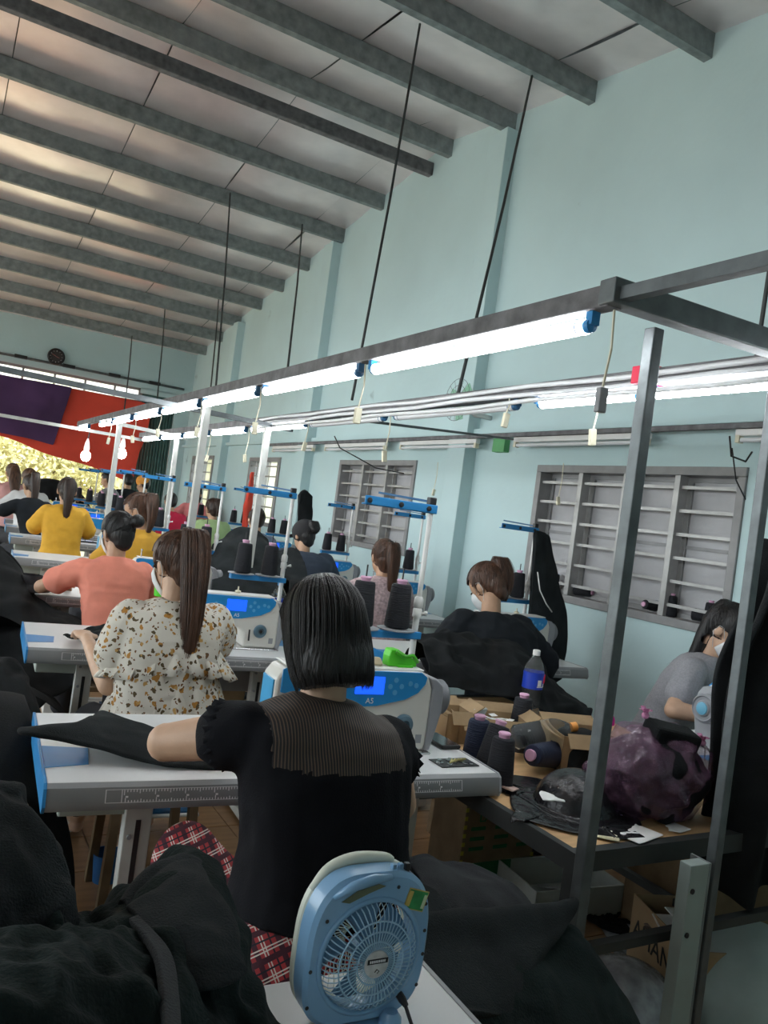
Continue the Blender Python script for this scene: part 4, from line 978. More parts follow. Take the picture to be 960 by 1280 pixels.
knit = fabric('black_knit', (.005, .0055, .008), var=.2, spec=.2)
sheer = striped('sheer_stripe'); plaidm = plaid('red_plaid'); floralm = floral('floral_print')
salmon = fabric('salmon_jersey', (.80, .27, .19)); mustard = fabric('mustard_jersey', (.68, .37, .035)); mustard2 = fabric('mustard_shirt', (.58, .31, .03))
lilac = fabric('lilac_print', (.48, .36, .37), var=.35, vs=60); navyc = fabric('navy_blouse', (.045, .06, .09), var=.2); blackT = fabric('black_blouse', (.014, .017, .021), var=.2, spec=.2)
greyT = fabric('grey_marl', (.30, .30, .32), var=.12, vs=120); greenT = fabric('pale_green', (.36, .50, .24)); crimson = fabric('crimson', (.55, .015, .06)); greyblue = fabric('grey_blue', (.17, .22, .31))
palepink = fabric('pale_pink', (.60, .32, .30)); whiteT = fabric('white_shirt', (.6, .6, .6)); lightblue = fabric('light_blue', (.45, .55, .75)); coral = fabric('coral', (.75, .25, .25)); darkp = fabric('dark_trousers', (.02, .022, .028))
# nearest woman: black knit top, plaid trousers, bobbed hair
t, H, sh, nk = person('woman seen from behind in a black knit top and red plaid trousers, black bobbed hair', (.81, 1.44), 0, sk=1, lean=.07, side=-.035, hp=.38, hroll=-.05, hyaw=.0,
    Le=(-.325, .20, .90), Lh=(-.03, .47, .80), Re=(.225, .13, .765), Rh=(.16, .40, .785), shirt=knit, sleeve=.24, loose=.010, hair='bob', hc='black', pants=plaidm, vox=.0065, strands=420, build=1.08, wr=.006, hem=.622, hipw=1.22, kL=(-.215, .32, .60), wseed=4, sside=.10)
# sheer striped yoke cut out of the upper back of the shirt, and ruffled sleeve hems
body_shirt = [c for c in t.children if c.name.startswith('shirt')][0]
def cut_part(src, test, name, m):
    me = src.data.copy(); me.materials.clear(); me.materials.append(m)
    for dat, keep in ((src.data, False), (me, True)):
        bm = bmesh.new(); bm.from_mesh(dat)
        bmesh.ops.delete(bm, geom=[f for f in bm.faces if test(f.calc_center_median()) != keep], context='FACES'); bm.to_mesh(dat); bm.free()
    o = bpy.data.objects.new(name, me); COL.objects.link(o); o.parent = src.parent; return o
cut_part(body_shirt, lambda p: p.z > .915+.10*(-.035-p.x)*.4 and abs(p.x+.035) < .150, 'sheer_yoke', sheer)
for q, (e0, s0) in enumerate(((V(-.325, .20, .90), V(-.19, .06, .965)), (V(.225, .13, .765), V(.12, .06, .94)))):
    c0 = s0.lerp(e0, .30); d = (e0-s0).normalized(); u_, v_ = frame(d); rg = []
    for k_, (o, r) in enumerate(((-.02, .058), (.0, .063), (.016, .067))):
        rg.append([c0+d*(o+.004*math.sin(j*2.4))+u_*math.cos(2*PI*j/60)*(r+.004*k_*math.sin(j*1.9))+v_*math.sin(2*PI*j/60)*(r+.004*k_*math.sin(j*1.9)) for j in range(61)])
    m_ = MB(); vs = [p for r in rg for p in r]; m_.add(vs, [(i*61+j, i*61+j+1, (i+1)*61+j+1, (i+1)*61+j) for i in range(2) for j in range(60)])
    o = m_.build('sleeve_frill', knit, t, smooth=True, world=False); mo = o.modifiers.new('t', 'SOLIDIFY'); mo.thickness = .002
# floral woman with ruffled capelet
t2, H2, sh2, nk2 = person('woman in a cream floral ruffled blouse with a long brown ponytail and a white mask', (.80, 2.86), 0, sk=1, lean=.03, side=.02, hp=.30, hyaw=.45, hroll=-.06,
    Le=(-.17, .07, .70), Lh=(-.20, .42, .80), Re=(.26, .2, .80), Rh=(.2, .45, .80), shirt=floralm, sleeve=.5, loose=.022, hair='ponytail', hc='brown', mask=True, pants=darkp, vox=.0065, strands=420, wr=.007, hem=.42, tail=.48, tw=.046, tiez=.95, tb=.10, wseed=8, headup=.0, build=1.0)
def frill(cz, z0, z1, a0, b0, a1, b1, n, nm, amp, par, m, yc=.03, xc=.02, th0=0, th1=2*PI):
    rg = []; K = 8
    for i in range(K):
        u = i/(K-1); rg.append([(xc+math.cos(th)*(a0+(a1-a0)*u+amp*u*math.sin(th*n)), yc+math.sin(th)*(b0+(b1-b0)*u+amp*u*math.cos(th*n+1)), z0+(z1-z0)*u-.06*abs(math.cos(th))**2*(1-u*.2)*cz+.006*math.sin(th*n*.5)*u) for th in np.linspace(th0, th1, 140)])
    vs = [p for r in rg for p in r]; m_ = MB(); m_.add(vs, [(i*140+j, i*140+j+1, (i+1)*140+j+1, (i+1)*140+j) for i in range(K-1) for j in range(139)])
    o = m_.build(nm, m, par, smooth=True, world=False); mo = o.modifiers.new('t', 'SOLIDIFY'); mo.thickness = .002; return o
frill(1.0, 1.035, .79, .075, .065, .245, .165, 19, 'ruffle', .017, t2, floralm, xc=.03)
frill(.4, .80, .62, .165, .13, .225, .185, 16, 'ruffle', .016, t2, floralm, xc=.04)
# salmon T-shirt
person('woman in a salmon T-shirt with black hair in a bun and a white mask', (.92, 4.28), 0, sk=0, lean=.08, side=-.03, hp=.35, hyaw=.35, Le=(-.36, .22, .83), Lh=(-.20, .62, .80), Re=(.22, .3, .80), Rh=(.05, .6, .80), shirt=salmon, sleeve=.62, loose=.014, hair='bun', hc='black', mask=True, pants=darkp, vox=.007, strands=220, wr=.008, wseed=13, tailside=.5, hem=.50, scale=1.0)
# mustard with mask, looking left
person('woman in a mustard shirt with a high brown ponytail, face turned left and masked', (1.36, 5.6), .55, sk=0, lean=.10, hp=.4, hyaw=.55, shirt=mustard2, sleeve=.9, hair='ponytail', hc='brown', mask=True, pants=darkp, vox=.008, strands=160, wseed=17, dz=.06, tailside=-.6, tail=.22, scale=1.03)
person('woman in a yellow T-shirt seen from behind, dark brown ponytail', (1.04, 7.45), 0, sk=0, lean=.03, hp=.2, shirt=mustard, sleeve=.75, loose=.02, hair='ponytail', hc='darkbrown', pants=darkp, vox=.010, strands=80, wseed=19, dz=.14, scale=1.0, build=.92, Le=(-.24, .1, .78), Re=(.24, .1, .78), hem=.44)
person('person in a short-sleeved black top bending to the left beside the yellow T-shirt', (1.02, 8.75), .35, sk=0, lean=.12, side=-.08, hp=.6, shirt=blackT, sleeve=.6, hair='ponytail', hc='darkbrown', pants=darkp, vox=.012, wseed=23, dz=.12, Le=(-.38, .2, .84), Lh=(-.5, .45, .80))
person('person in a white shirt with long brown hair, left of the yellow T-shirt', (1.0, 9.7), .3, sk=0, lean=.12, hp=.4, shirt=whiteT, sleeve=.8, hair='long', hc='brown', pants=darkp, vox=.012, wseed=29, dz=.18)
person('person in a pale pink shirt with long brown hair near the far doorway', (.92, 10.75), .2, sk=0, lean=.14, side=-.03, hp=.3, shirt=palepink, sleeve=1.6, hair='long', hc='brown', pants=darkp, vox=.012, wseed=31, dz=.22, Le=(-.36, .2, .84))
# window-side line
person('woman in a loose black top by the nearest window, brown hair tied low', (2.50, 2.97), .0, sk=0, lean=.18, side=-.03, hp=.75, hyaw=.35, Le=(-.34, .14, .80), Lh=(-.15, .45, .80), Re=(.30, .15, .80), shirt=blackT, sleeve=1.7, loose=.030, hair='ponytail', hc='brown', mask=True, pants=darkp, vox=.0075, strands=260, wr=.012, wseed=37, tail=.16, build=1.12, hem=.42, tailside=.45)
person('woman in a lilac patterned blouse with a brown ponytail, back to the camera', (2.60, 4.42), .0, sk=0, lean=.06, hp=.15, hyaw=-.1, Le=(-.30, .22, .86), Lh=(-.32, .45, .84), shirt=lilac, sleeve=1.8, loose=.016, hair='ponytail', hc='brown', pants=darkp, vox=.0075, strands=260, wr=.006, wseed=41, tail=.26, dz=.02)
t_, Hc, _, _ = person('worker in a navy blouse and dark baseball cap, back to the camera', (2.62, 5.72), 0, sk=0, lean=.10, hp=.35, hyaw=.25, Le=(-.36, .2, .82), Re=(.30, .2, .82), shirt=navyc, sleeve=1.8, loose=.028, hair='ponytail', hc='black', pants=darkp, vox=.009, strands=40, wseed=43, tail=.05, build=1.2, dz=.05)
capm = fabric('cap_black', (.02, .02, .022)); m_ = MB(); R_ = Matrix.Rotation(.25, 3, 'Z') @ Matrix.Rotation(-.35, 3, 'X')
m_.ell(Hc(0, -.012, .035), (.090, .110, .098), R_, 20, 12); m_.ell(Hc(0, .105, .03), (.065, .06, .008), R_, 16, 6)
m_.build('cap', capm, t_, smooth=True, world=False)
person('short-haired worker in a grey-blue shirt behind the dark garment heap', (2.78, 7.3), 0, sk=0, lean=.06, hp=.25, shirt=greyblue, sleeve=.8, hair='short', hc='darkbrown', pants=darkp, vox=.010, strands=40, wseed=47, dz=.09)
person('worker in a pale green shirt with a brown ponytail', (2.86, 8.85), .2, sk=0, lean=.10, hp=.3, shirt=greenT, sleeve=.9, loose=.02, hair='ponytail', hc='darkbrown', pants=darkp, vox=.010, strands=40, wseed=53, dz=.12, tail=.15)
person('worker in a crimson shirt with short black hair', (2.70, 10.2), .1, sk=0, lean=.08, hp=.25, shirt=crimson, sleeve=.9, loose=.02, hair='short', hc='black', pants=darkp, vox=.012, wseed=59, dz=.12)
t_, Hc, _, _ = person('worker in a light blue shirt and orange cap near the roller door', (2.72, 11.75), .5, sk=0, lean=.08, hp=.3, hyaw=.3, shirt=lightblue, sleeve=.8, hair='short', hc='black', pants=darkp, vox=.012, wseed=61, dz=.30)
MB().ell(Hc(0, -.012, .045), (.092, .11, .09), None, 16, 10).build('cap', mat('orange_cap', (.8, .35, .06), .8), t_, smooth=True, world=False)
person('person in a pink top standing by the third window', (3.30, 11.25), 2.6, sk=0, lean=.05, hp=.3, shirt=coral, sleeve=.8, hair='ponytail', hc='black', pants=darkp, vox=.012, wseed=67, dz=.26)
person('dark-haired person in grey far back in front of the green opening', (2.35, 12.4), 1.0, sk=0, lean=.05, hp=.3, shirt=greyT, sleeve=.8, hair='short', hc='black', pants=darkp, vox=.014, wseed=71, dz=.30)
person('dark-haired person in black far back beside the orange cap', (2.66, 12.75), .2, sk=0, lean=.05, hp=.3, shirt=blackT, sleeve=.8, hair='short', hc='black', pants=darkp, vox=.014, wseed=73, dz=.32)
# grey T-shirt woman facing the other way
person('woman in a grey T-shirt with long black hair bending over her machine at the right', (3.10, 2.62), PI+.35, sk=1, lean=.20, side=.02, hp=.8, hyaw=-.1, dz=-.02, Re=(.36, .20, .80), Rh=(.20, .42, .80), Le=(-.24, .2, .80), shirt=greyT, sleeve=.6, loose=.012, hair='long', hc='black', mask=True, pants=darkp, vox=.0075, strands=260, wr=.005, wseed=79, tail=.40, tailside=.3)
# stools
def stool(loc, label, dz=0):
    t = thing('stool', label, 'stool', (loc[0], loc[1], 0), 0, 'wooden stools under the seated workers')
    MB().bb((-.16, -.13, .375+dz), (.16, .13, .40+dz)).build('seat', carddark, t, bevel=.005, world=False)
    for x in (-.13, .13):
        for y in (-.10, .10): MB().bar((x*1.1, y*1.1, 0), (x, y, .376+dz), .03).build('leg', carddark, t, world=False)
    return t
s0 = stool((.80, 1.40), 'wooden stool under the woman in the black knit top')
for x, y, dz, who in [(.80, 2.82, 0, 'floral blouse'), (.92, 4.24, 0, 'salmon T-shirt'), (1.36, 5.56, .06, 'mustard shirt'), (2.35, 2.95, 0, 'loose black top'), (2.60, 4.38, .02, 'lilac blouse'), (2.62, 5.68, .05, 'navy blouse'), (3.1, 2.5, 0, 'grey T-shirt'), (1.04, 7.42, .14, 'yellow T-shirt'), (2.78, 7.27, .09, 'grey-blue shirt'), (2.86, 8.82, .12, 'pale green shirt')]:
    copy_tree(s0, (x, y, 0), scale=(1, 1, (.40+dz)/.40), label='wooden stool under the worker in the '+who)
# ================================================================== GARMENTS AND CLOTH
bc = blackcloth
def cloth(o, label, group=None, cat='garment'): return tag(o, label, cat, group)
# black piece being sewn on the nearest table
c_ = [[at(22, 912, 2.02), at(110, 905, 2.15), at(120, 892, 2.28)], [at(30, 918, 1.95), at(100, 905, 2.05), at(125, 893, 2.30)], [at(120, 935, 1.95), at(130, 912, 2.05), at(135, 892, 2.25)], [at(200, 958, 1.90), at(200, 930, 2.02), at(190, 912, 2.15)], [at(260, 963, 1.885), at(255, 930, 2.0), at(240, 915, 2.1)], [at(345, 968, 1.86), at(330, 940, 1.95), at(320, 920, 2.05)]]
cloth(sheet('black_fabric', c_, charcoal, 50, 24, .006, 10, 3, thick=.012), 'long black fabric piece under the arm of the woman in the black knit top')
# bottom-left: garments heaped on the front table
TB = [('box', (-.47, .46, -1), (.73, 1.02, .752)), ('z', 0)]
cloth(heap('dark_garment', [(-40, 1160, 1.10), (20, 1165, 1.10), (70, 1170, 1.10), (110, 1165, 1.12), (165, 1135, 1.15), (205, 1100, 1.17), (233, 1088, 1.17), (252, 1100, 1.16), (272, 1155, 1.10), (305, 1230, 1.02), (340, 1290, .95)],
    [(-40, 1330, .78), (20, 1330, .78), (70, 1335, .78), (110, 1335, .78), (165, 1335, .79), (205, 1335, .80), (236, 1335, .82), (262, 1335, .83), (290, 1335, .85), (325, 1335, .87), (352, 1335, .90)], greencloth, amp=.026, f=11, seed=11, n=120, k=90), 'largest dark green-black garment of the heap at the bottom left', 'dark garments heaped at the bottom left')
cloth(heap('dark_garment', [(-40, 1005, 1.20), (0, 1008, 1.20), (35, 1025, 1.18), (58, 1060, 1.16), (68, 1110, 1.13), (70, 1160, 1.10)],
    [(-40, 1230, .96), (-10, 1235, .96), (20, 1230, .97), (45, 1220, .99), (62, 1210, 1.01), (72, 1205, 1.03)], charcoal, amp=.026, f=12, seed=14, n=70, k=70), 'dark garment standing up at the left edge of the front heap', 'dark garments heaped at the bottom left')
cloth(heap('dark_garment', [(160, 1142, 1.07), (185, 1118, 1.10), (215, 1094, 1.11), (238, 1088, 1.11), (256, 1105, 1.09), (268, 1150, 1.04)],
    [(178, 1205, .94), (200, 1222, .92), (228, 1240, .90), (255, 1243, .89), (282, 1236, .90), (296, 1222, .92)], mat('flap_cloth', (.021, .025, .027), .92, var=.2, bump=.5, bs=320, spec=.25), amp=.011, f=12, seed=17, n=60, k=60, bulge=.02), 'charcoal flap with a rounded peak on top of the bottom-left heap', 'dark garments heaped at the bottom left')
cloth(heap('dark_garment', [(-40, 1190, .98), (30, 1185, .99), (90, 1180, 1.0), (140, 1180, 1.0), (180, 1200, .99)],
    [(-40, 1340, .74), (30, 1340, .74), (90, 1340, .75), (140, 1335, .77), (190, 1330, .80)], greencloth, amp=.028, f=13, seed=23, n=90, k=70), 'wrinkled dark green-black garment nearest the camera at the bottom left', 'dark garments heaped at the bottom left')
c_ = [[at(160, 1150, 1.0), at(190, 1190, .91), at(200, 1240, .83), at(205, 1300, .75)], [at(172, 1144, 1.0), at(212, 1194, .91), at(222, 1250, .83), at(227, 1300, .75)]]
cloth(sheet('waistband', c_, mat('band_cloth', (.030, .034, .037), .9, bump=.5, bs=300), 8, 24, .001, 9, 2, thick=.010), 'stitched dark waistband strip lying across the bottom-left heap', cat='garment')
# floor heap left, under and beside the tables
hf = [('z', 0), ('e', (.25, 2.55, .25), (.35, .5, .5)), ('e', (.12, 1.75, .2), (.28, .4, .45)), ('e', (.3, 3.1, .2), (.35, .5, .45))]
cloth(drop('dark_garment', (.22, 2.6, 1.2), (1.0, 1.1), bc, hf, 44, 31, 90, .08, .2), 'large black garment heap on the floor between the first and second tables')
cloth(drop('dark_garment', (.10, 1.75, 1.1), (.7, .8), greencloth, hf, 40, 35, 90, .08, .5), 'dark green-black garment heap on the floor left of the nearest table')
cloth(drop('dark_garment', (.35, 3.15, 1.2), (.9, .9), bc, hf+[('box', (.39, 3.27, 0), (1.6, 3.83, .752))], 40, 39, 90, .05, .1), 'black garment heap against the second table leg')
h3 = [('box', (.5, 4.74, 0), (1.7, 5.30, .752)), ('z', 0), ('e', (.45, 4.5, .3), (.5, .35, .47)), ('e', (.55, 5.05, .78), (.3, .18, .12)), ('e', (.3, 4.0, .25), (.4, .4, .5))]
cloth(drop('dark_garment', (.48, 4.9, 1.3), (.9, .8), bc, h3, 46, 41, 100, .06, .25), 'black garments spilling over the left end of the third table')
cloth(drop('dark_garment', (.35, 4.2, 1.2), (.9, .9), bc, h3, 42, 43, 100, .05, .7), 'black garment heap behind the second table at the left edge')
h4 = [('box', (.58, 6.35, 0), (1.78, 6.91, .787)), ('z', 0), ('e', (.75, 8.3, .78), (.5, .3, .16)), ('e', (.75, 8.2, .3), (.5, .3, .5))]
cloth(drop('dark_garment', (.78, 8.3, 1.3), (1.1, .7), bc, h4, 40, 45, 90, .05, .1), 'black garments piled left of the yellow T-shirt')
# visor hat on the third table
hv = thing('sun_visor', 'black wide-brimmed visor lying on the third table by the garments', 'hat', (.60, 4.86, .86))
MB().lathe([(.10, .0), (.095, .012), (.06, .04), (.055, .085), (.052, .085), (.057, .04), (.092, .008)], at(38, 738, 4.72)).build('brim', fabric('visor_black', (.03, .03, .034)), hv, smooth='auto')
MB().lathe([(.058, .035), (.058, .042)], at(38, 738, 4.72), cap=False).build('hat_band', greyplastic, hv)
# trousers etc on second table
c_ = [[at(78, 797, 3.45), at(100, 800, 3.40), at(130, 800, 3.38)], [at(95, 790, 3.5), at(120, 788, 3.5), at(145, 790, 3.48)], [at(110, 782, 3.55), at(135, 778, 3.60), at(160, 785, 3.55)]]
cloth(sheet('black_fabric', c_, bc, 26, 26, .012, 22, 7, thick=.006), 'small black piece in the hand of the woman in the floral blouse')
o = tag(MB().ell(at(107, 798, 3.42), (.035, .022, .012)).build('white_phone', whiteplastic, smooth=True), 'small white object beside the hand of the floral-blouse woman', 'tool')
# right foreground: stiff dark trousers over the front table's rear corner
cloth(heap('dark_trousers', [(512, 1088, 1.42), (535, 1080, 1.44), (560, 1090, 1.42), (600, 1095, 1.42), (632, 1110, 1.40), (650, 1135, 1.36)],
    [(525, 1190, 1.18), (545, 1190, 1.18), (575, 1190, 1.18), (605, 1180, 1.20), (640, 1170, 1.24), (662, 1160, 1.28)], mat('soft_black', (.016, .018, .021), .92, bump=.4, bs=300), amp=.016, f=8, seed=31, n=50, k=40), 'folded black trouser legs behind the big charcoal piece')
c_ = [[at(524, 1142, 1.10), at(530, 1190, 1.04), at(556, 1250, .95), at(583, 1264, .92)], [at(590, 1138, 1.15), at(590, 1190, 1.06), at(610, 1250, .97), at(620, 1270, .95)], [at(650, 1133, 1.19), at(655, 1180, 1.11), at(650, 1230, 1.03), at(651, 1268, 1.0)], [at(720, 1127, 1.25), at(712, 1152, 1.20), at(680, 1195, 1.12), at(655, 1266, 1.02)]]
c_ = [[(r[0][0], r[0][1]+.10, r[0][2]-.14)]+list(r) for r in c_]
cloth(sheet('dark_trousers', c_, charcoal, 40, 44, .006, 6, 12, thick=.012), 'big smooth charcoal trouser leg lying right of the desk fan')
cloth(heap('dark_garment', [(575, 1255, .98), (610, 1230, 1.02), (650, 1200, 1.10), (690, 1175, 1.20), (725, 1172, 1.26), (750, 1210, 1.24), (768, 1250, 1.20)],
    [(588, 1345, .90), (620, 1345, .92), (655, 1345, .95), (690, 1345, .98), (725, 1345, 1.0), (760, 1345, 1.03), (800, 1345, 1.06)], greencloth, amp=.016, f=8, seed=37, n=60, k=50, bulge=.02), 'dark green-black garment hanging down at the bottom right of the fan')
c_ = [[at(512, 1100, 1.24), at(514, 1180, 1.12), at(518, 1232, 1.04)], [at(545, 1110, 1.22), at(542, 1180, 1.10), at(545, 1245, 1.0)], [at(566, 1135, 1.18), at(566, 1200, 1.08), at(580, 1262, .96)]]
cloth(sheet('dark_garment', c_, charcoal, 30, 30, .010, 9, 18, thick=.010), 'dark fold of cloth tucked right behind the desk fan')
cloth(heap('dark_garment', [(-40, 692, 4.95), (0, 690, 4.95), (26, 712, 4.85), (45, 752, 4.72), (105, 785, 4.68)],
    [(-40, 930, 3.55), (5, 930, 3.55), (35, 900, 3.6), (70, 870, 3.75), (110, 845, 3.9)], bc, amp=.03, f=5, seed=51, n=60, k=60, thick=.012), 'black garments hanging over the left end of the third table down to the floor')
cloth(heap('dark_garment', [(-40, 835, 3.2), (0, 832, 3.2), (30, 850, 3.1), (48, 900, 3.0)],
    [(-40, 1030, 2.55), (0, 1030, 2.55), (30, 1020, 2.55), (46, 1000, 2.6)], bc, amp=.03, f=7, seed=53, n=40, k=40), 'black garment heap at the left edge beyond the nearest table')
cloth(heap('dark_garment', [(262, 705, 5.2), (278, 676, 5.3), (300, 664, 5.4), (325, 668, 5.4), (345, 688, 5.3), (375, 690, 5.2)],
    [(262, 760, 4.6), (285, 768, 4.6), (310, 768, 4.6), (335, 768, 4.6), (358, 762, 4.6), (388, 748, 4.7)], charcoal, amp=.03, f=6, seed=55, n=60, k=40, thick=.012), 'tall charcoal garment heap behind the two cones of the second thread stand')
cloth(heap('dark_garment', [(360, 728, 4.4), (380, 735, 4.4), (399, 768, 4.2)],
    [(350, 795, 4.0), (375, 800, 4.0), (395, 795, 4.0)], bc, amp=.02, f=8, seed=57, n=30, k=30), 'black garment hanging over the table corner left of the lilac blouse')
# hanging garments at the right edge
for i, (dx, dy, sd, lab) in enumerate(((0, 0, 3, 'long black garments hanging from the frame at the right edge, front layer'), (.10, .10, 8, 'long black garments hanging at the right edge, rear layer'))):
    X0, Y0 = at(903, 1000, 1.42)[0]+.0+dx, 1.42+dy
    c_ = []
    for j in range(7):
        x = X0+.07*j; yy = Y0+.035*math.sin(j*2.1+i)
        c_.append([(x+.10-j*.008, yy, 1.52), (x+.05, yy-.03, 1.36), (x+.00, yy+.02, 1.1), (x-.02, yy-.02, .8), (x-.02, yy, .48+.03*math.sin(j*1.7))])
    cloth(sheet('hanging_garments', c_, bc, 56, 60, .014, 9, sd, thick=.02, aniso=(1, 1, .25)), lab)
# black heap over the workbench end and the lap of the woman in loose black
hb = [('box', (1.42, 1.40, 0), (2.35, 2.85, .70)), ('z', 0), ('e', (2.0, 2.78, .68), (.30, .22, .18)), ('e', (2.3, 2.95, .55), (.35, .22, .30)), ('e', (2.4, 2.55, .6), (.2, .25, .18))]
cloth(drop('black_garment', (2.05, 2.80, 1.25), (.85, .62), bc, hb, 50, 51, 110, .10, .15, comp=.72), 'black garment heap on the far end of the workbench', 'black garments on the workbench')
cloth(drop('black_garment', (2.22, 2.78, 1.35), (.72, .55), charcoal, hb+[('e', (2.1, 2.8, .72), (.3, .2, .18))], 46, 55, 110, .12, -.35, comp=.66), 'top black garment of the heap before the woman in loose black', 'black garments on the workbench')
cloth(drop('black_garment', (2.35, 2.35, 1.1), (.6, .6), bc, hb, 40, 59, 100, .12, .5, comp=.68), 'black garments trailing behind the upright water bottle', 'black garments on the workbench')
c_ = [[at(540, 800, 3.45), at(560, 830, 3.2), at(545, 855, 3.0)], [at(600, 790, 3.3), at(605, 825, 3.1), at(600, 860, 2.9)], [at(660, 805, 3.2), at(665, 840, 3.0), at(660, 865, 2.85)]]
cloth(heap('black_garment', [(520, 800, 2.95), (560, 795, 2.95), (600, 800, 2.9), (650, 815, 2.85), (690, 850, 2.8), (720, 880, 2.75)],
    [(535, 850, 2.62), (575, 862, 2.60), (615, 874, 2.58), (650, 880, 2.56), (690, 905, 2.5), (735, 915, 2.45)], bc, amp=.035, f=8, seed=41, n=80, k=50, back=.1), 'wide black garment with heavy folds over the far end of the workbench', 'black garments on the workbench')
# trousers hanging on the nearest window-side thread stand
c_ = [[at(670, 662, 3.70), at(664, 730, 3.68), at(658, 800, 3.62), at(650, 850, 3.5)], [at(677, 664, 3.72), at(682, 730, 3.66), at(682, 790, 3.62), at(680, 860, 3.6)], [at(686, 668, 3.74), at(698, 730, 3.72), at(708, 780, 3.70), at(702, 850, 3.62)]]
cloth(sheet('hanging_trousers', c_, charcoal, 40, 26, .010, 9, 61, thick=.03), 'black trousers with pale stitching hanging from the thread stand by the nearest window')
tag(MB().tube([at(672, 715, 3.60), at(675, 738, 3.58), at(683, 755, 3.58), at(690, 765, 3.58)], .004, 5).build('drawstring', whiteplastic, smooth=True), 'thin white drawstring on the black trousers hanging by the nearest window', 'string')
c_ = [[at(374, 618, 6.4), at(372, 650, 6.4), at(370, 690, 6.35)], [at(381, 612, 6.42), at(382, 650, 6.38), at(384, 690, 6.35)], [at(389, 620, 6.44), at(388, 650, 6.4), at(380, 690, 6.4)]]
cloth(sheet('hanging_trousers', c_, bc, 30, 24, .015, 8, 63, thick=.04), 'black garment hanging on the stand behind the worker in the cap')
c_ = [[at(318, 590, 9.0), at(306, 625, 9.0), at(302, 660, 8.98)], [at(314, 590, 9.0), at(310, 625, 8.96), at(308, 660, 8.95)], [at(318, 592, 9.05), at(316, 625, 9.0), at(310, 660, 9.0)]]
cloth(sheet('red_flag', c_, redcloth, 24, 20, .02, 8, 65, thick=.01), 'narrow red cloth hanging beside the third window', cat='cloth')
hg = [('box', (2.22, 4.80, 0), (3.42, 5.36, .752)), ('box', (2.30, 6.15, 0), (3.5, 6.71, .76)), ('z', 0), ('e', (1.95, 5.15, .82), (.25, .28, .25)), ('e', (2.3, 5.2, .75), (.3, .25, .25)), ('e', (2.1, 5.1, .3), (.3, .3, .5)), ('e', (1.92, 4.55, .55), (.25, .3, .3))]
cloth(drop('dark_garment', (2.1, 5.2, 1.4), (.9, .75), charcoal, hg, 48, 71, 110, .08, .2, comp=.8), 'charcoal garment heap between the two lines behind the thread cones')
cloth(drop('dark_garment', (1.95, 4.55, 1.2), (.7, .6), bc, hg, 40, 73, 100, .08, .2, comp=.8), 'black garment draped beside the lilac blouse woman')
hh = [('z', 0), ('e', (1.55, 12.9, .6), (.7, .35, .75))]
cloth(drop('dark_garment', (1.55, 12.9, 1.7), (1.8, .9), bc, hh, 36, 81, 90, .2, .1), 'black garment stack in front of the far doorway')
# ================================================================== WORKBENCH WITH ANGLE-IRON FRAME
wbn = thing('workbench', 'plywood workbench on a dark angle-iron frame right of the nearest table', 'workbench', (1.45, 1.35, 0))
MB().bb((1.46, 1.43, .665), (2.38, 2.88, .683)).build('bench_top', wood, wbn, bevel=.002)
ang = mat('dark_angle_iron', (.05, .055, .055), .5, metal=.4, var=.2)
b = MB().bb((1.44, 1.40, .635), (2.40, 1.43, .685)).bb((1.44, 2.88, .635), (2.40, 2.91, .685)).bb((1.44, 1.43, .635), (1.462, 2.88, .685)).bb((2.378, 1.43, .635), (2.40, 2.88, .685)); b.build('bench_frame', ang, wbn)
for x, y in ((1.457, 1.417), (2.383, 1.417), (1.45, 2.89), (2.385, 2.89)): MB().bb((x-.016, y-.016, 0), (x+.016, y+.016, .66)).build('leg', ang, wbn)
MB().bar((1.45, 1.39, .45), (2.38, 1.39, .45), .025).build('cross_bar', ang, wbn); MB().bar((1.45, 2.88, .25), (2.38, 2.88, .25), .025).build('cross_bar', ang, wbn); MB().bar((2.38, 1.39, .25), (2.38, 2.88, .25), .025).build('cross_bar', ang, wbn)
lp = thing('table_leg', 'wide pale green-grey steel leg below the purple bag at the right', 'leg', (1.79, 1.30, 0))
p0 = at(868, 1075, 1.33); MB().bb((p0[0]-.035, 1.31, 0), (p0[0]+.035, 1.345, .665)).build('leg_plate', mat('leg_green_grey', (.30, .36, .34), .5, var=.1), lp, bevel=.002)
MB().bb((p0[0]+.035, 1.31, 0), (p0[0]+.042, 1.37, .665)).build('leg_flange', galv, lp)
for z in (.60, .49): MB().lathe([(.007, 0), (.007, .003)], (p0[0]-.02, 1.31, z), (0, -1, 0), 10).build('bolt_hole', blackplastic, lp)
# ---- things on the bench (bench top z = .683)
ZT = .684
def wall_box(label, c, d, h, rz, m=card, flaps=True, name='cardboard_box', z=ZT, grp=None, t_=.004):
    t = thing(name, label, 'box', (c[0], c[1], z), rz, grp); x, y = d[0]/2, d[1]/2
    MB().bb((-x, -y, 0), (x, y, t_)).bb((-x, -y, 0), (-x+t_, y, h)).bb((x-t_, -y, 0), (x, y, h)).bb((-x, -y, 0), (x, -y+t_, h)).bb((-x, y-t_, 0), (x, y, h)).build('carton', m, t, world=False)
    if flaps:
        MB().box((0, y+.02, h+.012), (2*x, .05, .003), (.5, 0, 0)).build('flap', m, t, world=False); MB().box((0, -y-.018, h-.01), (2*x-.02, .05, .003), (.9, 0, 0)).build('flap', m, t, world=False)
        MB().box((x+.015, 0, h+.015), (.05, 2*y, .003), (0, -.6, 0)).build('flap', m, t, world=False); MB().box((-x-.015, 0, h-.005), (.045, 2*y-.01, .003), (0, .4, 0)).build('flap', m, t, world=False)
    return t
def on(px, py, z=ZT): return atz(px, py, z)
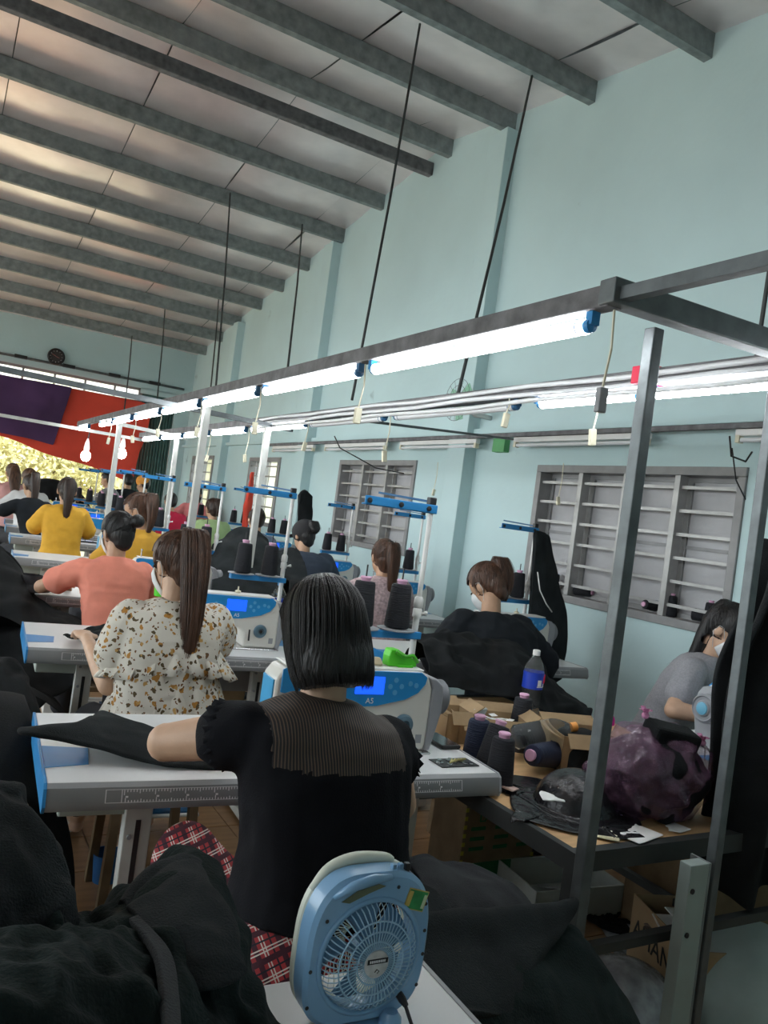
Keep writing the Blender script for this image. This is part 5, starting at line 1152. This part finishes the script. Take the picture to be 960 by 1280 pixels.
pb = on(618, 930); bx = wall_box('open cardboard box of paper slips on the bench by the upright bottle', (pb[0], pb[1]+.05), (.26, .17), .085, -.35)
rs = random.Random(5)
for i in range(16):
    q = MB().box((rs.uniform(-.09, .09), rs.uniform(-.05, .05), .05+.0025*i), (.07, .022, .0015), (rs.uniform(-.2, .2), rs.uniform(-.2, .2), rs.uniform(0, 3))).build('paper_slip', paper, None, world=False)
    q.location = (pb[0], pb[1]+.05, ZT); tag(q, 'small white paper slip inside the open cardboard box', 'paper', 'paper slips in the open box')
tag(MB().box((0, 0, .0), (.07, .01, .05), (.4, 0, .3)).build('pale_carton', mat('pale_blue_grey', (.45, .5, .52), .6)), 'pale blue-grey little carton standing in the open box', 'box'); bpy.data.objects['pale_carton'].location = (pb[0]-.05, pb[1]+.05, ZT+.09)
pb2 = on(575, 925); wall_box('small brown carton right of the nearest sewing machine', (pb2[0]-.02, pb2[1]+.03), (.10, .13), .10, -.2)
# thread cones on the bench
for i, (px, py, m, l, lab) in enumerate([(592, 958, navythread, None, 'navy thread cone standing left in the bench group'), (622, 985, threadm, None, 'black thread cone standing in front of the bench group'), (607, 970, threadm, (0, .25, .2), 'black thread cone leaning between two cones on the bench'), (690, 960, navythread, (0, -1.45, .35), 'navy thread cone lying on its side, right of the standing cones'), (680, 945, threadm, (0, -1.5, .1), 'black thread cone lying behind the navy one')]):
    p = on(px, py); zz = ZT+(.0 if l is None or l[1] > 0 else .045)
    if l and l[1] > 0: zz = ZT+.01
    c_ = copy_tree(CN, (p[0], p[1], zz), label=lab, group='thread cones on the workbench')
    if l: c_.rotation_euler = l
    for ch in c_.children:
        if ch.name.startswith('wound') and m is navythread:
            ch.data = ch.data.copy(); ch.data.materials[0] = m
# bottles
def bottle(name, label, loc, h=.27, r=.040, rot=None, capm_=whiteplastic, labelled=True, water=True):
    t = thing(name, label, 'bottle', loc); 
    if rot: t.rotation_euler = rot
    prof = [(.0, .0), (r*.8, 0), (r, .008), (r*.96, .02)]
    for i in range(7): prof += [(r, .03+.012*i), (r*.95, .036+.012*i)]
    prof += [(r, .115), (r, h-.08), (r*.9, h-.06), (r*.62, h-.035), (.014, h-.018), (.013, h-.005)]
    MB().lathe(prof, n=28, cap=False).build('bottle_shell', clearp, t, smooth=True, world=False)
    MB().lathe([(.0155, h-.014), (.0155, h+.006), (.013, h+.008)], n=20).build('bottle_cap', capm_, t, smooth='auto', world=False)
    if labelled:
        l_ = MB().lathe([(r+.0012, .125), (r+.0012, h-.082)], n=28, cap=False).build('bottle_label', bluelabel, t, smooth=True, world=False)
        for a0, z0, z1, m, w in ((-1.2, .14, .165, whitelabel, .5), (-1.25, .135, .139, whitelabel, .9), (-.55, .135, .150, whitelabel, .8)):
            m_ = MB(); n = 8; vs = []
            for zz in (z0, z1):
                for k in range(n): a = a0-.6+w*k/n; vs.append((math.cos(a)*(r+.002), math.sin(a)*(r+.002), zz))
            m_.add(vs, [(k, k+1, n+k+1, n+k) for k in range(n-1)]); m_.build('label_print', m, l_, world=False)
        m_ = MB(); 
        for k in range(4):
            a = -.95+.12*k; m_.bar((math.cos(a)*(r+.002), math.sin(a)*(r+.002), .152+.004*k), (math.cos(a+.02)*(r+.002), math.sin(a+.02)*(r+.002), .178+.003*k), .008, .002)
        m_.build('label_print', redprint, l_, world=False)
    return t
pb_ = on(660, 897); bottle('water_bottle', 'upright clear plastic water bottle with a blue label and white cap on the bench', (pb_[0], pb_[1], ZT), .275, .042)
p = on(640, 930, ZT+.05); bottle('water_bottle', 'empty clear bottle with an orange cap lying on the bench', (p[0]-.03, p[1]-.04, ZT+.085), .22, .040, (0, 1.35, -.25), orangecap, False)
p = on(655, 925); copy_tree(CN, (p[0], p[1]+.03, ZT+.0), label='pale core of a thread cone behind the lying bottle')
# cut bottle-shaped carton (brown box with strap) at right of the cones
p = on(725, 965); wall_box('worn brown carton filled with black pieces, half hidden by the steel post', (p[0]+.03, p[1]+.05), (.20, .17), .12, -.3, card)
cloth(drop('black_scraps', (p[0]+.03, p[1]+.05, ZT+.3), (.26, .24), bc, [('z', ZT), ('box', (p[0]-.06, p[1]-.03, 0), (p[0]+.12, p[1]+.13, ZT+.11))], 26, 91, 80, .05, .3, comp=.7), 'black scraps spilling from the worn brown carton', cat='scraps')
# crumpled black plastic
hp_ = [('box', (1.42, 1.38, 0), (2.4, 2.9, ZT)), ('z', 0)]
glossy = mat('black_film', (.012, .012, .014), .22, var=.2, bump=.7, bs=30)
p = on(672, 1022); cloth(drop('black_plastic_bag', (p[0], p[1]+.02, ZT+.25), (.60, .50), glossy, hp_+[('e', (p[0], p[1]+.04, ZT), (.15, .13, .07))], 56, 93, 100, .16, .4, comp=.52), 'crumpled glossy black bag on the bench edge', cat='bag')
p = on(712, 1010); cloth(drop('black_plastic_bag', (p[0], p[1], ZT+.25), (.50, .42), glossy, hp_+[('e', (p[0]+.02, p[1], ZT), (.11, .11, .10))], 50, 97, 100, .12, .9, comp=.6), 'crumpled glossy black bag left of the steel post', cat='bag')
p = on(690, 990, ZT+.10); tag(drop('paper_scrap', (p[0], p[1], ZT+.20), (.07, .06), paper, hp_+[('z', ZT+.08)], 12, 99, 30, .03, .9, comp=.6), 'crumpled white paper on the glossy black bags', 'paper')
tag(MB().box((0, 0, 0), (.05, .035, .004), (.1, .1, .5)).build('pink_paper', mat('pinkish_paper', (.6, .42, .38), .8)), 'pinkish paper slip at the corner of the nearest table', 'paper'); p = on(638, 985, .70); bpy.data.objects['pink_paper'].location = p
# white scraps at the bench corner behind the post
p = on(790, 1040)
for i, (px, py, sx, sy, rt, m, lab) in enumerate([(800, 1046, .13, .11, .3, paper, 'largest white cloth scrap hanging over the bench corner'), (772, 1022, .10, .06, -.4, paper, 'white scrap under the purple bag, left'), (848, 1040, .09, .05, .2, paper, 'small white scrap under the purple bag, right'), (755, 1045, .10, .09, .8, mat('cream_scrap', (.6, .55, .38), .8), 'cream crumpled scrap beside the steel post')]):
    q = on(px, py); tag(drop('cloth_scrap', (q[0], q[1]+.01, ZT+.06+.01*i), (sx, sy), m, hp_, 14, 101+i, 50, .03, rt, comp=.8, thick=.003), lab, 'scrap')
q = on(835, 1046); cloth(drop('black_scrap', (q[0], q[1], ZT+.08), (.16, .07), bc, hp_, 22, 107, 60, .04, -.7, comp=.8), 'narrow black cloth strip over the bench corner', cat='scrap')
# purple see-through bag of black pieces
q = on(822, 1030); qc = (q[0]+.04, q[1]+.075)
bgt = thing('plastic_bag', 'translucent purple plastic bag stuffed with black pieces, tied with pink knots', 'bag', (qc[0], qc[1], ZT))
def lump(mb_r, c, seed, f=6, amp=.018, nu=48, nv=30, pinch=None):
    m_ = MB(); m_.ell(c, mb_r, None, nu, nv); A = np.array([tuple(v) for v in m_.v]); Cc = np.array(c); D = (A-Cc)/np.linalg.norm(A-Cc, axis=1, keepdims=True)
    A = A+D*(ridged(A, f, seed)*amp*.6+vnoise(A, f*2.5, seed+1)*amp*.5)[:, None]
    if pinch is not None:
        for (pp, rr) in pinch:
            pp = np.array(pp); d = np.linalg.norm(A-pp, axis=1); w = np.exp(-(d/rr)**2)[:, None]*.85; A = A*(1-w)+pp*w
    A[:, 2] = np.maximum(A[:, 2], ZT+.003) if c[2] > ZT else A[:, 2]
    m_.v = [tuple(a) for a in A]; return m_
K1 = (qc[0]-.07, qc[1]-.01, ZT+.285); K2 = (qc[0]+.095, qc[1]-.08, ZT+.225)
lump((.178, .125, .108), (qc[0], qc[1], ZT+.105), 5, 9, .035, 56, 36).build('black_contents', bc, bgt, smooth=True)
lump((.195, .138, .125), (qc[0], qc[1], ZT+.118), 8, 13, .030, 90, 64, [(K1, .075), (K2, .06)]).build('bag_film', purplebag, bgt, smooth=True)
for K in (K1, K2):
    m_ = MB().ell(K, (.011, .011, .010))
    for a in range(5): aa = a*1.3; m_.loft([[V(*K)+V(math.cos(aa)*l+math.cos(aa+1.57)*w*c_, math.sin(aa)*l+math.sin(aa+1.57)*w*c_, h+d_) for c_, d_ in ((-1, 0), (1, 0), (1, .001), (-1, .001))] for l, w, h in ((.0, .003, 0), (.007, .007, .014), (.018, .008, .016+.006*(a % 2)))])
    m_.build('bag_knot', pinkfilm, bgt, smooth=True)
MB().box((qc[0]+.01, qc[1]-.04, ZT+.235), (.15, .08, .055), (.2, .15, -.25)).build('folded_black_cloth', bc, bgt, bevel=.01)
pz = at(795, 958, qc[1]-.13); tag(drop('white_cloth', (qc[0]+.03, qc[1]+.05, ZT+.34), (.16, .10), paper, [('e', (qc[0]+.03, qc[1]+.03, ZT+.1), (.13, .1, .135))], 20, 111, 26, .03, .2), 'white cloth on top of the purple bag', 'cloth')
# magenta scissors handle
q = at(762, 905, 1.95); mg = thing('scissors', 'magenta-handled scissors standing behind the steel post', 'scissors', (q[0], q[1], ZT))
for s in (-1, 1): MB().tube([(q[0]+s*.008+.010*math.cos(a), q[1], q[2]-.01+.035*math.sin(a)) for a in np.linspace(0, 2*PI, 17)], .005, 6, False).build('handle', magenta, mg, smooth=True)
MB().bar((q[0], q[1], ZT), (q[0], q[1], q[2]-.03), .008, .012).build('blade', chrome, mg)
# dark bits behind the post on the bench
for i, (px, py, r) in enumerate([(770, 930, .06), (785, 920, .05), (745, 915, .055)]):
    q = on(px, py+25); cloth(drop('black_scraps', (q[0], q[1], ZT+.25), (r*6.5, r*6), bc, hp_+[('e', (q[0], q[1], ZT), (r*1.3, r*1.3, r*1.9))], 34, 115+i, 80, .06, .4*i, comp=.65), ['black pieces heaped right behind the steel post', 'black pieces heaped by the magenta scissors', 'black pieces heaped left of the magenta scissors'][i], cat='scraps')
# clutter on tables
q = atz(572, 955, .752); t = thing('bobbin_tray', 'recessed dark tray of bobbins at the right end of the nearest table', 'tray', (1.36, 1.87, .751))
MB().bb((1.33, 1.83, .751), (1.46, 1.90, .753)).build('tray_well', blackplastic, t); 
rs = random.Random(9)
for i in range(12): MB().lathe([(.008, 0), (.008, .004)], (rs.uniform(1.34, 1.45), rs.uniform(1.84, 1.89), .753), n=10).build('bobbin', chrome, t)
for i in range(5): MB().bar((1.37+.01*i, 1.85+.005*i, .757), (1.39+.012*i, 1.87, .760), .004).build('clip', mat('brassy', (.6, .5, .2), .4, metal=.6), t)
t = thing('phone', 'black phone lying right of the nearest sewing machine', 'phone', (1.46, 2.0, .752)); MB().bb((1.43, 1.98, .752), (1.50, 2.12, .763)).build('case', blackplastic, t, bevel=.004); MB().bb((1.434, 1.986, .763), (1.496, 2.114, .7636)).build('glass', mat('phone_glass', (.02, .02, .025), .08), t)
q = at(580, 925, 2.15); tag(drop('blue_wrapper', (1.48, 2.24, .80), (.10, .08), mat('blue_film', (.05, .25, .7), .2, var=.3), [('z', .752)], 18, 131, 30, .04, .4, comp=.7), 'crumpled blue and white wrapper behind the black phone', 'wrapper')
# green clip tool on top of nearest machine, crumpled bag and cloth near it
t = thing('green_tool', 'bright green plastic clip on top of the nearest sewing machine', 'tool', (1.27, 2.03, .992))
c0 = (1.27, 2.03, .994)
MB().prism([(-.05, 0), (.05, 0), (.045, .022), (.02, .03), (-.02, .05), (-.045, .05), (-.05, .03)], -.02, .02, 'y').build('clip_body', greenplastic, t, bevel=.004, world=False)
MB().tube([(-.03, -.022, .045), (.0, -.024, .03), (.03, -.022, .035), (.05, -.02, .015)], .006, 6).build('clip_lever', mat('green_dark', (.07, .45, .02), .4), t, smooth=True, world=False)
MB().bb((-.02, -.03, .0), (.03, .03, .006)).build('clip_base', greenplastic, t, world=False)
t.location = (1.27, 2.03, .9935)
t = tag(MB().lathe([(.018, 0), (.02, .006), (.012, .02), (.008, .022)], (1.19, 2.03, .9935), n=10).build('beige_stopper', mat('beige', (.45, .38, .25), .7), smooth='auto'), 'small beige lump beside the green clip', 'tool')
cloth(drop('pink_bag', (1.36, 2.65, 1.0), (.25, .22), pinkfilm, [('z', .0), ('e', (1.36, 2.66, .75), (.12, .10, .12))], 30, 141, 60, .06, .4, comp=.7), 'pinkish plastic bag behind the nearest machine', cat='bag')
wall_box('carton holding a pinkish bag behind the nearest machine', (1.36, 2.66), (.24, .2), .70, .1, carddark, False, z=0.0)
# bottle, bag and cones by the second machine
bottle('water_bottle', 'clear bottle with a blue cap behind the second sewing machine', (1.62, 3.84, .752), .27, .040, None, blueplastic)
q = atz(385, 795, .76); cloth(drop('white_bag', (1.88, 3.95, 1.05), (.26, .22), mat('white_film', (.62, .62, .6), .3, var=.1), [('z', 0), ('e', (1.88, 3.95, .76), (.11, .1, .12))], 30, 151, 60, .06, .3, comp=.66), 'crumpled white bag right of the second machine', cat='bag')
wall_box('tall carton under the crumpled white bag right of the second machine', (1.88, 3.95), (.22, .2), .76, .1, carddark, False, z=0)
q = atz(363, 818, .752); copy_tree(CN, (1.66, 3.52, .752), label='black thread cone standing at the right end of the second table')
wall_box('brown carton behind the ponytail of the floral-blouse woman', (1.40, 4.0), (.26, .2), .82, .0, card, False, z=0)
cloth(drop('pale_rag', (1.40, 4.0, 1.1), (.24, .2), mat('speckled_rag', (.4, .4, .36), .9, var=.5, vs=80), [('z', 0), ('box', (1.27, 3.9, 0), (1.53, 4.1, .825))], 26, 153, 40, .06, .3, comp=.7), 'speckled pale rag on the brown carton', cat='rag')
t = tag(MB().lathe([(.030, 0), (.036, .085), (.034, .085), (.028, .004)], at(200, 745, 3.95), n=16).build('green_cup', greenplastic, smooth='auto'), 'bright green cup beside the floral woman\'s face mask', 'cup'); 
# cones on the window sill
for i, (px, py, li) in enumerate([(712, 735, 0), (735, 740, 1), (822, 766, 2), (848, 770, 0), (872, 782, 1), (892, 785, 0)]):
    q = at(px, py, {712: 4.1, 735: 3.9, 822: 3.27, 848: 3.12, 872: 2.97, 892: 2.86}[px])
    c_ = copy_tree(CN, (WX+.05, q[1], 1.09+(.0 if li != 1 else .04)), label=['leftmost thread cone on the nearest window sill', 'lying cone second from left on the window sill', 'lying cone in the middle of the window sill with its pink end out', 'standing cone right of the sill middle', 'lying cone near the right end of the sill', 'rightmost cone on the window sill'][i], group='thread cones on the window sill', scale=(.8, .8, .8))
    if li == 1: c_.rotation_euler = (PI/2, 0, .3)
    if li == 2: c_.rotation_euler = (0, -PI/2+.05, 0); c_.location = (WX+.12, q[1], 1.127)
# ================================================================== UNDER THE BENCH AND TABLES
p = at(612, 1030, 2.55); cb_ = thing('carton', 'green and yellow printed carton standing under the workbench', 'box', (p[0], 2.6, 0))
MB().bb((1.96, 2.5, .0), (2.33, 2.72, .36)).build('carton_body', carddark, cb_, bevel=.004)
MB().bb((1.958, 2.496, .06), (2.332, 2.499, .12)).build('green_band', greentext, cb_)
text('LAC..VIET', .055, 'carton_print', greentext, cb_, (2.145, 2.497, .30), (PI/2, 0, 0), world=True)
for z in (.25, .21, .17):
    for x in (2.03, 2.15, 2.27): MB().bb((x-.035, 2.497, z), (x+.035, 2.4985, z+.014)).build('print_mark', greentext, cb_)
for x in (1.958, 2.318):
    for k_ in range(10): MB().bb((x, 2.497, .02+.034*k_), (x+.014, 2.4985, .036+.034*k_)).build('edge_mark', mat('dull_yellow', (.45, .38, .05), .7), cb_)
am = wall_box('open brown carton printed AMANN leaning by the pale table leg', (2.262, 1.68), (.19, .36), .27, -.355, card, False, z=0)
text('AMANN', .085, 'carton_print', blackprint, am, (-.0965, .0, .17), (PI/2, 0, -PI/2))
for i in range(3):
    q = MB().box((-.03+.05*i, .03*i, .25+.01*i), (.14, .10, .003), (.35, .2*i, .4*i)).build('paper_sheet', paper, None, world=False); q.location = (2.262, 1.68, 0); q.rotation_euler = (0, 0, -.355)
    tag(q, ['white sheet lying lowest in the AMANN carton', 'white sheet in the middle of the AMANN carton', 'top white sheet standing out of the AMANN carton'][i], 'paper')
cloth(drop('rag_scraps', (2.262, 1.68, .45), (.20, .34), mat('brown_grey_scraps', (.16, .12, .11), .8, var=.6, vs=40), [('box', (2.0, 1.4, 0), (2.6, 1.9, .215)), ('z', 0)], 34, 161, 50, .08, .4, comp=.6), 'brownish scraps filling the AMANN carton', cat='scraps')
cb0 = atz(785, 1235, .15)
cloth(drop('clear_bag', (cb0[0], cb0[1], .6), (.80, .76), clearbag, [('z', 0), ('e', (cb0[0], cb0[1]+.02, .06), (.19, .16, .15))], 56, 163, 100, .25, .3, comp=.45, thick=.002), 'crumpled clear plastic bag on the floor at the foot of the steel post', cat='bag')
cloth(drop('dark_contents', (cb0[0], cb0[1]+.05, .5), (.34, .34), charcoal, [('z', 0), ('e', (cb0[0], cb0[1]+.02, .04), (.13, .11, .10))], 30, 165, 80, .08, .3, comp=.7), 'dark pieces inside the crumpled clear bag', cat='scraps')
t = wall_box('white plastic crate on the floor behind the steel post', (2.35, 2.35), (.42, .28), .12, -.1, mat('crate_white', (.45, .48, .45), .5), False, 'plastic_crate', 0, t_=.008)
cloth(drop('pale_rag', (2.30, 2.35, .45), (.34, .28), mat('grey_film', (.42, .40, .42), .35, var=.3), [('z', 0.01), ('e', (2.28, 2.35, .08), (.13, .1, .14))], 34, 167, 70, .08, .3, comp=.65), 'pale crumpled plastic in the white crate', cat='bag')
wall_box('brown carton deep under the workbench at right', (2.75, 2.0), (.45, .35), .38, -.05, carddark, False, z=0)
wall_box('small brown carton at the right edge on the floor', (2.55, 1.40), (.18, .16), .36, .2, card, False, z=0)
sk_ = atz(935, 1240, .12)
cloth(drop('white_sack', (sk_[0], sk_[1], .55), (.80, .7), mat('sack_green_white', (.34, .42, .40), .6, var=.15), [('z', 0), ('e', (sk_[0], sk_[1], .10), (.22, .20, .22))], 50, 171, 90, .16, .3, comp=.6), 'pale green-white sack on the floor at the bottom right', cat='bag')
cloth(drop('clear_bag', (sk_[0]+.1, sk_[1]+.35, .75), (.4, .36), clearbag, [('z', 0), ('e', (sk_[0]+.1, sk_[1]+.32, .2), (.2, .16, .2))], 34, 173, 80, .08, .6, comp=.7, thick=.002), 'clear crumpled bag above the pale sack at right', cat='bag')
# low wooden frame seen below bench, pale panels by the wall
t = thing('wooden_frame', 'dark wooden stand with pale panels under the workbench by the wall', 'stand', (2.9, 2.9, 0))
for x in (2.45, 3.0, 3.5): MB().bb((x, 2.95, 0), (x+.04, 2.99, .5)).build('leg', carddark, t)
MB().bb((2.45, 2.95, .46), (3.54, 2.99, .50)).build('rail', carddark, t); 
for x in (2.49, 3.04): MB().bb((x, 2.965, .15), (x+.46, 2.975, .46)).build('pale_panel', mat('pale_board', (.36, .39, .35), .7, var=.08), t)
# behind P1: dark bag beneath table
cloth(drop('clear_bag', (1.72, 2.35, .7), (.45, .4), mat('dark_film', (.05, .04, .06), .15, var=.3, bump=.8, bs=20), [('z', 0), ('e', (1.70, 2.38, .25), (.18, .16, .28))], 38, 175, 80, .10, .6, comp=.65), 'dark glossy bag under the right end of the nearest table', cat='bag')
cloth(drop('dark_garment', (1.72, 1.95, .75), (.5, .5), bc, [('z', 0), ('e', (1.65, 1.98, .2), (.2, .25, .3))], 34, 177, 80, .08, .2, comp=.8), 'black garments on the floor under the right end of the nearest table')
# blue cup, pedals, feet stuff near the first table legs
q = atz(128, 1045, .08); tag(MB().lathe([(.045, 0), (.055, .10), (.052, .10), (.042, .005)], (.71, 2.92, 0), n=18).build('blue_cup', mat('blue_tub', (.02, .12, .32), .4), smooth='auto'), 'small blue tub on the floor behind the nearest table leg', 'tub')
wall_box('brown carton with black pieces at the left edge beside the nearest table', (.16, 2.25), (.26, .3), .60, .1, card, False, z=0)
cloth(drop('black_scraps', (.18, 2.22, .9), (.3, .3), glossy, [('z', 0), ('box', (.03, 2.1, 0), (.29, 2.4, .6)), ('e', (.18, 2.25, .6), (.12, .12, .08))], 30, 181, 60, .08, .3, comp=.7), 'glossy black scraps on the carton at the left edge', cat='scraps')
tag(MB().bb((1.02, 2.45, 0), (1.18, 2.62, .01)).build('white_tray', mat('pinkish_white', (.6, .55, .52), .5), bevel=.002), 'pale flat tray on the floor in front of the plaid trousers', 'tray')
cloth(drop('floor_scraps', (.80, 2.55, .2), (.30, .25), mat('mixed_scraps', (.06, .05, .05), .8, var=.9, vs=40), [('z', 0), ('e', (.8, 2.55, 0), (.1, .1, .04))], 26, 183, 50, .05, .5, comp=.7), 'scraps lying on the floor by the nearest table leg', cat='scraps')
# ================================================================== DESK FAN ON THE FRONT TABLE
fx, fy, fz = .575, .905, .752
fan = thing('desk_fan', 'light blue box fan standing on the white table in the foreground', 'fan', (fx, fy, fz), -.02)
fw, fh, z0 = .100, .215, .012
def outline(w, h, n=64, zb=z0, e=3.6):
    out = []
    for i in range(n):
        a = 2*PI*i/n; c, s = math.cos(a), math.sin(a)
        x = math.copysign(abs(c)**(2/e), c)*w; z = math.copysign(abs(s)**(2/e), s)*h/2
        if s > 0: x *= 1-.14*max(0, z/(h/2))**2
        out.append((x, zb+h/2+z))
    return out
cz = z0+.098; RG = .078
def shell(y0, y1, w, h, hole, name, m, seg=64):
    o = outline(w, h, seg); i_ = []
    for (x, z) in o:
        a = math.atan2(z-cz, x); i_.append((math.cos(a)*hole, cz+math.sin(a)*hole))
    vs = []; fs = []; n = seg
    lay = [(y0, i_, .0), (y0, o, -.006), (y0+.006, o, 0), (y1, o, 0), (y1, i_, 0)]
    for (y, P_, d) in lay:
        for (x, z) in P_: vs.append((x*(1+d/w), y, cz+(z-cz)*(1+d/(h/2))))
    for L_ in range(4):
        for j in range(n): fs.append((L_*n+j, L_*n+(j+1) % n, (L_+1)*n+(j+1) % n, (L_+1)*n+j))
    for j in range(n): fs.append((4*n+j, 4*n+(j+1) % n, (j+1) % n, j))
    m_ = MB(); m_.add(vs, fs); return m_.build(name, m, fan, smooth='auto', world=False)
shell(-.022, .014, fw, fh, RG+.002, 'rear_shell', fanblue)
shell(.014, .030, fw*1.0, fh*1.0, RG+.002, 'front_shell', fancream)
# handle: raised grip with a finger slot at upper left
MB().tube([(-.070, -.020, z0+fh-.028), (-.045, -.026, z0+fh-.012), (-.01, -.026, z0+fh-.004), (.02, -.022, z0+fh-.006)], [.004, .007, .007, .004], 10).build('handle', fanblue, fan, smooth=True, world=False)
MB().prism([(-.058, z0+fh-.034), (-.035, z0+fh-.021), (.0, z0+fh-.014), (.012, z0+fh-.018), (-.015, z0+fh-.026), (-.045, z0+fh-.037)], -.0232, -.0225, 'y').build('handle_slot', mat('slot_olive', (.12, .14, .08), .5), fan, world=False)
MB().tube([tuple(p) for p in crv([(-.085, .022, z0+fh-.035), (-.06, .024, z0+fh-.008), (-.02, .024, z0+fh+.004), (.03, .024, z0+fh+.001), (.045, .022, z0+fh-.004)], 20)], [.006+.003*math.sin(PI*i/19) for i in range(20)], 12).build('front_handle', fancream, fan, smooth=True, world=False)
# ring recess and rear grille
MB().lathe([(RG+.006, 0), (RG+.006, .003), (RG, .004), (RG-.002, -.012)], (0, -.022, cz), (0, -1, 0), 56, cap=False).build('grille_rim', fanblue, fan, smooth=True, world=False)
n = 56
for i in range(n):
    a = 2*PI*i/n; c, s = math.cos(a), math.sin(a)
    MB().tube([(c*.018, -.042, cz+s*.018), (c*.045, -.042, cz+s*.045), (c*.062, -.039, cz+s*.062), (c*.072+.0*s, -.031, cz+s*.072), (c*(RG-.001), -.018, cz+s*(RG-.001))], .0010, 4, False).build('grille_spoke', fanlight, fan, smooth=True, world=False)
for r_, y in ((.030, -.042), (.044, -.042), (.058, -.040)):
    MB().tube([(r_*math.cos(2*PI*i/48), y, cz+r_*math.sin(2*PI*i/48)) for i in range(49)], .0013, 5, False).build('grille_ring', fanlight, fan, smooth=True, world=False)
hub = MB().lathe([(.019, 0), (.019, .004), (.0175, .005)], (0, -.041, cz), (0, -1, 0), 32).build('hub_label', mat('label_silver', (.5, .5, .5), .4, var=.2, vs=80), fan, smooth='auto', world=False)
MB().bb((-.0165, -.0468, cz+.002), (.0165, -.0462, cz+.009)).build('label_band', blackprint, hub, world=False)
text('SENKO', .0055, 'label_text', whitelabel, hub, (0, -.0475, cz+.0055), (PI/2, 0, 0), .0001) if False else None
for k_ in range(9): MB().bb((-.013+.0029*k_, -.0472, cz+.0038), (-.0112+.0029*k_, -.0468, cz+.0072)).build('label_print', whitelabel, hub, world=False)
MB().tube([(-.003, -.0466, cz-.010), (.0, -.0466, cz-.006), (.004, -.0466, cz-.009), (.001, -.0466, cz-.012)], .0006, 4).build('label_mark', blackprint, hub, world=False)
for k_ in range(5):
    a0 = 2*PI*k_/5; m_ = MB(); vs = []
    for i in range(6):
        for j in range(6):
            r_ = .016+.054*i/5; a = a0+(.15+.85*(j/5))*(1.0)*(.75+.25*i/5); vs.append((r_*math.cos(a), -.004+.018*(j/5-.5), cz+r_*math.sin(a)))
    m_.add(vs, [(i*6+j, i*6+j+1, (i+1)*6+j+1, (i+1)*6+j) for i in range(5) for j in range(5)]); o = m_.build('blade', fanblade, fan, smooth=True, world=False); mo = o.modifiers.new('t', 'SOLIDIFY'); mo.thickness = .0015
MB().lathe([(.018, -.012), (.018, .008), (.012, .012)], (0, 0, cz), (0, -1, 0), 24).build('motor_hub', fanblade, fan, smooth='auto', world=False)
MB().lathe([(.030, 0), (.030, .02)], (0, -.018, cz), (0, -1, 0), 24).build('motor', fanblade, fan, smooth='auto', world=False) if False else None
m_ = MB()
for i in range(40):
    a = 2*PI*i/40; m_.tube([(math.cos(a)*.014, .032, cz+math.sin(a)*.014), (math.cos(a+.5)*.045, .034, cz+math.sin(a+.5)*.045), (math.cos(a+.8)*(RG), .026, cz+math.sin(a+.8)*(RG))], .0009, 4, False)
m_.build('front_grille', fancream, fan, smooth=True, world=False)
for x, z in ((-.078, .168), (.035, .205), (.088, .175), (-.094, .10), (.094, .10), (.090, .055), (-.092, .05), (-.07, .02), (.06, .018), (.092, .135)):
    MB().lathe([(.0028, 0), (.0028, .0006)], (x*.98, -.0222, z), (0, -1, 0), 10).build('screw_hole', blackplastic, fan, world=False)
stk = MB().box((.068, -.0226, .183), (.036, .0008, .030), (0, .28, 0)).build('sticker', goldsticker, fan, world=False)
MB().box((.068, -.0233, .183), (.033, .0006, .027), (0, .28, 0)).build('sticker_field', greensticker, stk, world=False)
MB().box((.081, -.0238, .179), (.005, .0005, .020), (0, .28, 0)).build('sticker_mark', mat('sticker_pale', (.5, .6, .4), .5), stk, world=False); MB().box((.055, -.0238, .187), (.007, .0005, .022), (0, .28, 0)).build('sticker_mark', goldsticker, stk, world=False)
for i, (x, m) in enumerate(((.030, fanblue), (.042, fanblue), (.053, blackplastic))): MB().bb((x-.0035, -.012, z0+fh-.008), (x+.0035, -.004, z0+fh+.006)).build('speed_button', m, fan, bevel=.001, world=False)
MB().bb((-.055, -.03, 0), (.065, .03, .010)).build('base', fanblue, fan, bevel=.004, world=False); MB().lathe([(.018, 0), (.016, .02), (.01, .028)], (.045, -.03, 0), n=20).build('foot', fanblue, fan, smooth='auto', world=False)
MB().lathe([(.006, 0), (.006, .010), (.004, .02)], (.060, -.022, .045), (.1, -1, -.3), 10).build('cord_grommet', blackplastic, fan, smooth='auto', world=False)
MB().tube([(.061, -.040, .040), (.070, -.055, .012), (.080, -.075, .004), (.10, -.14, .003), (.12, -.25, .003)], .0028, 6).build('power_cord', blackplastic, fan, smooth=True, world=False)

fan.scale = (.90, .92, .915)
fan.location = (.568, .905, .752)
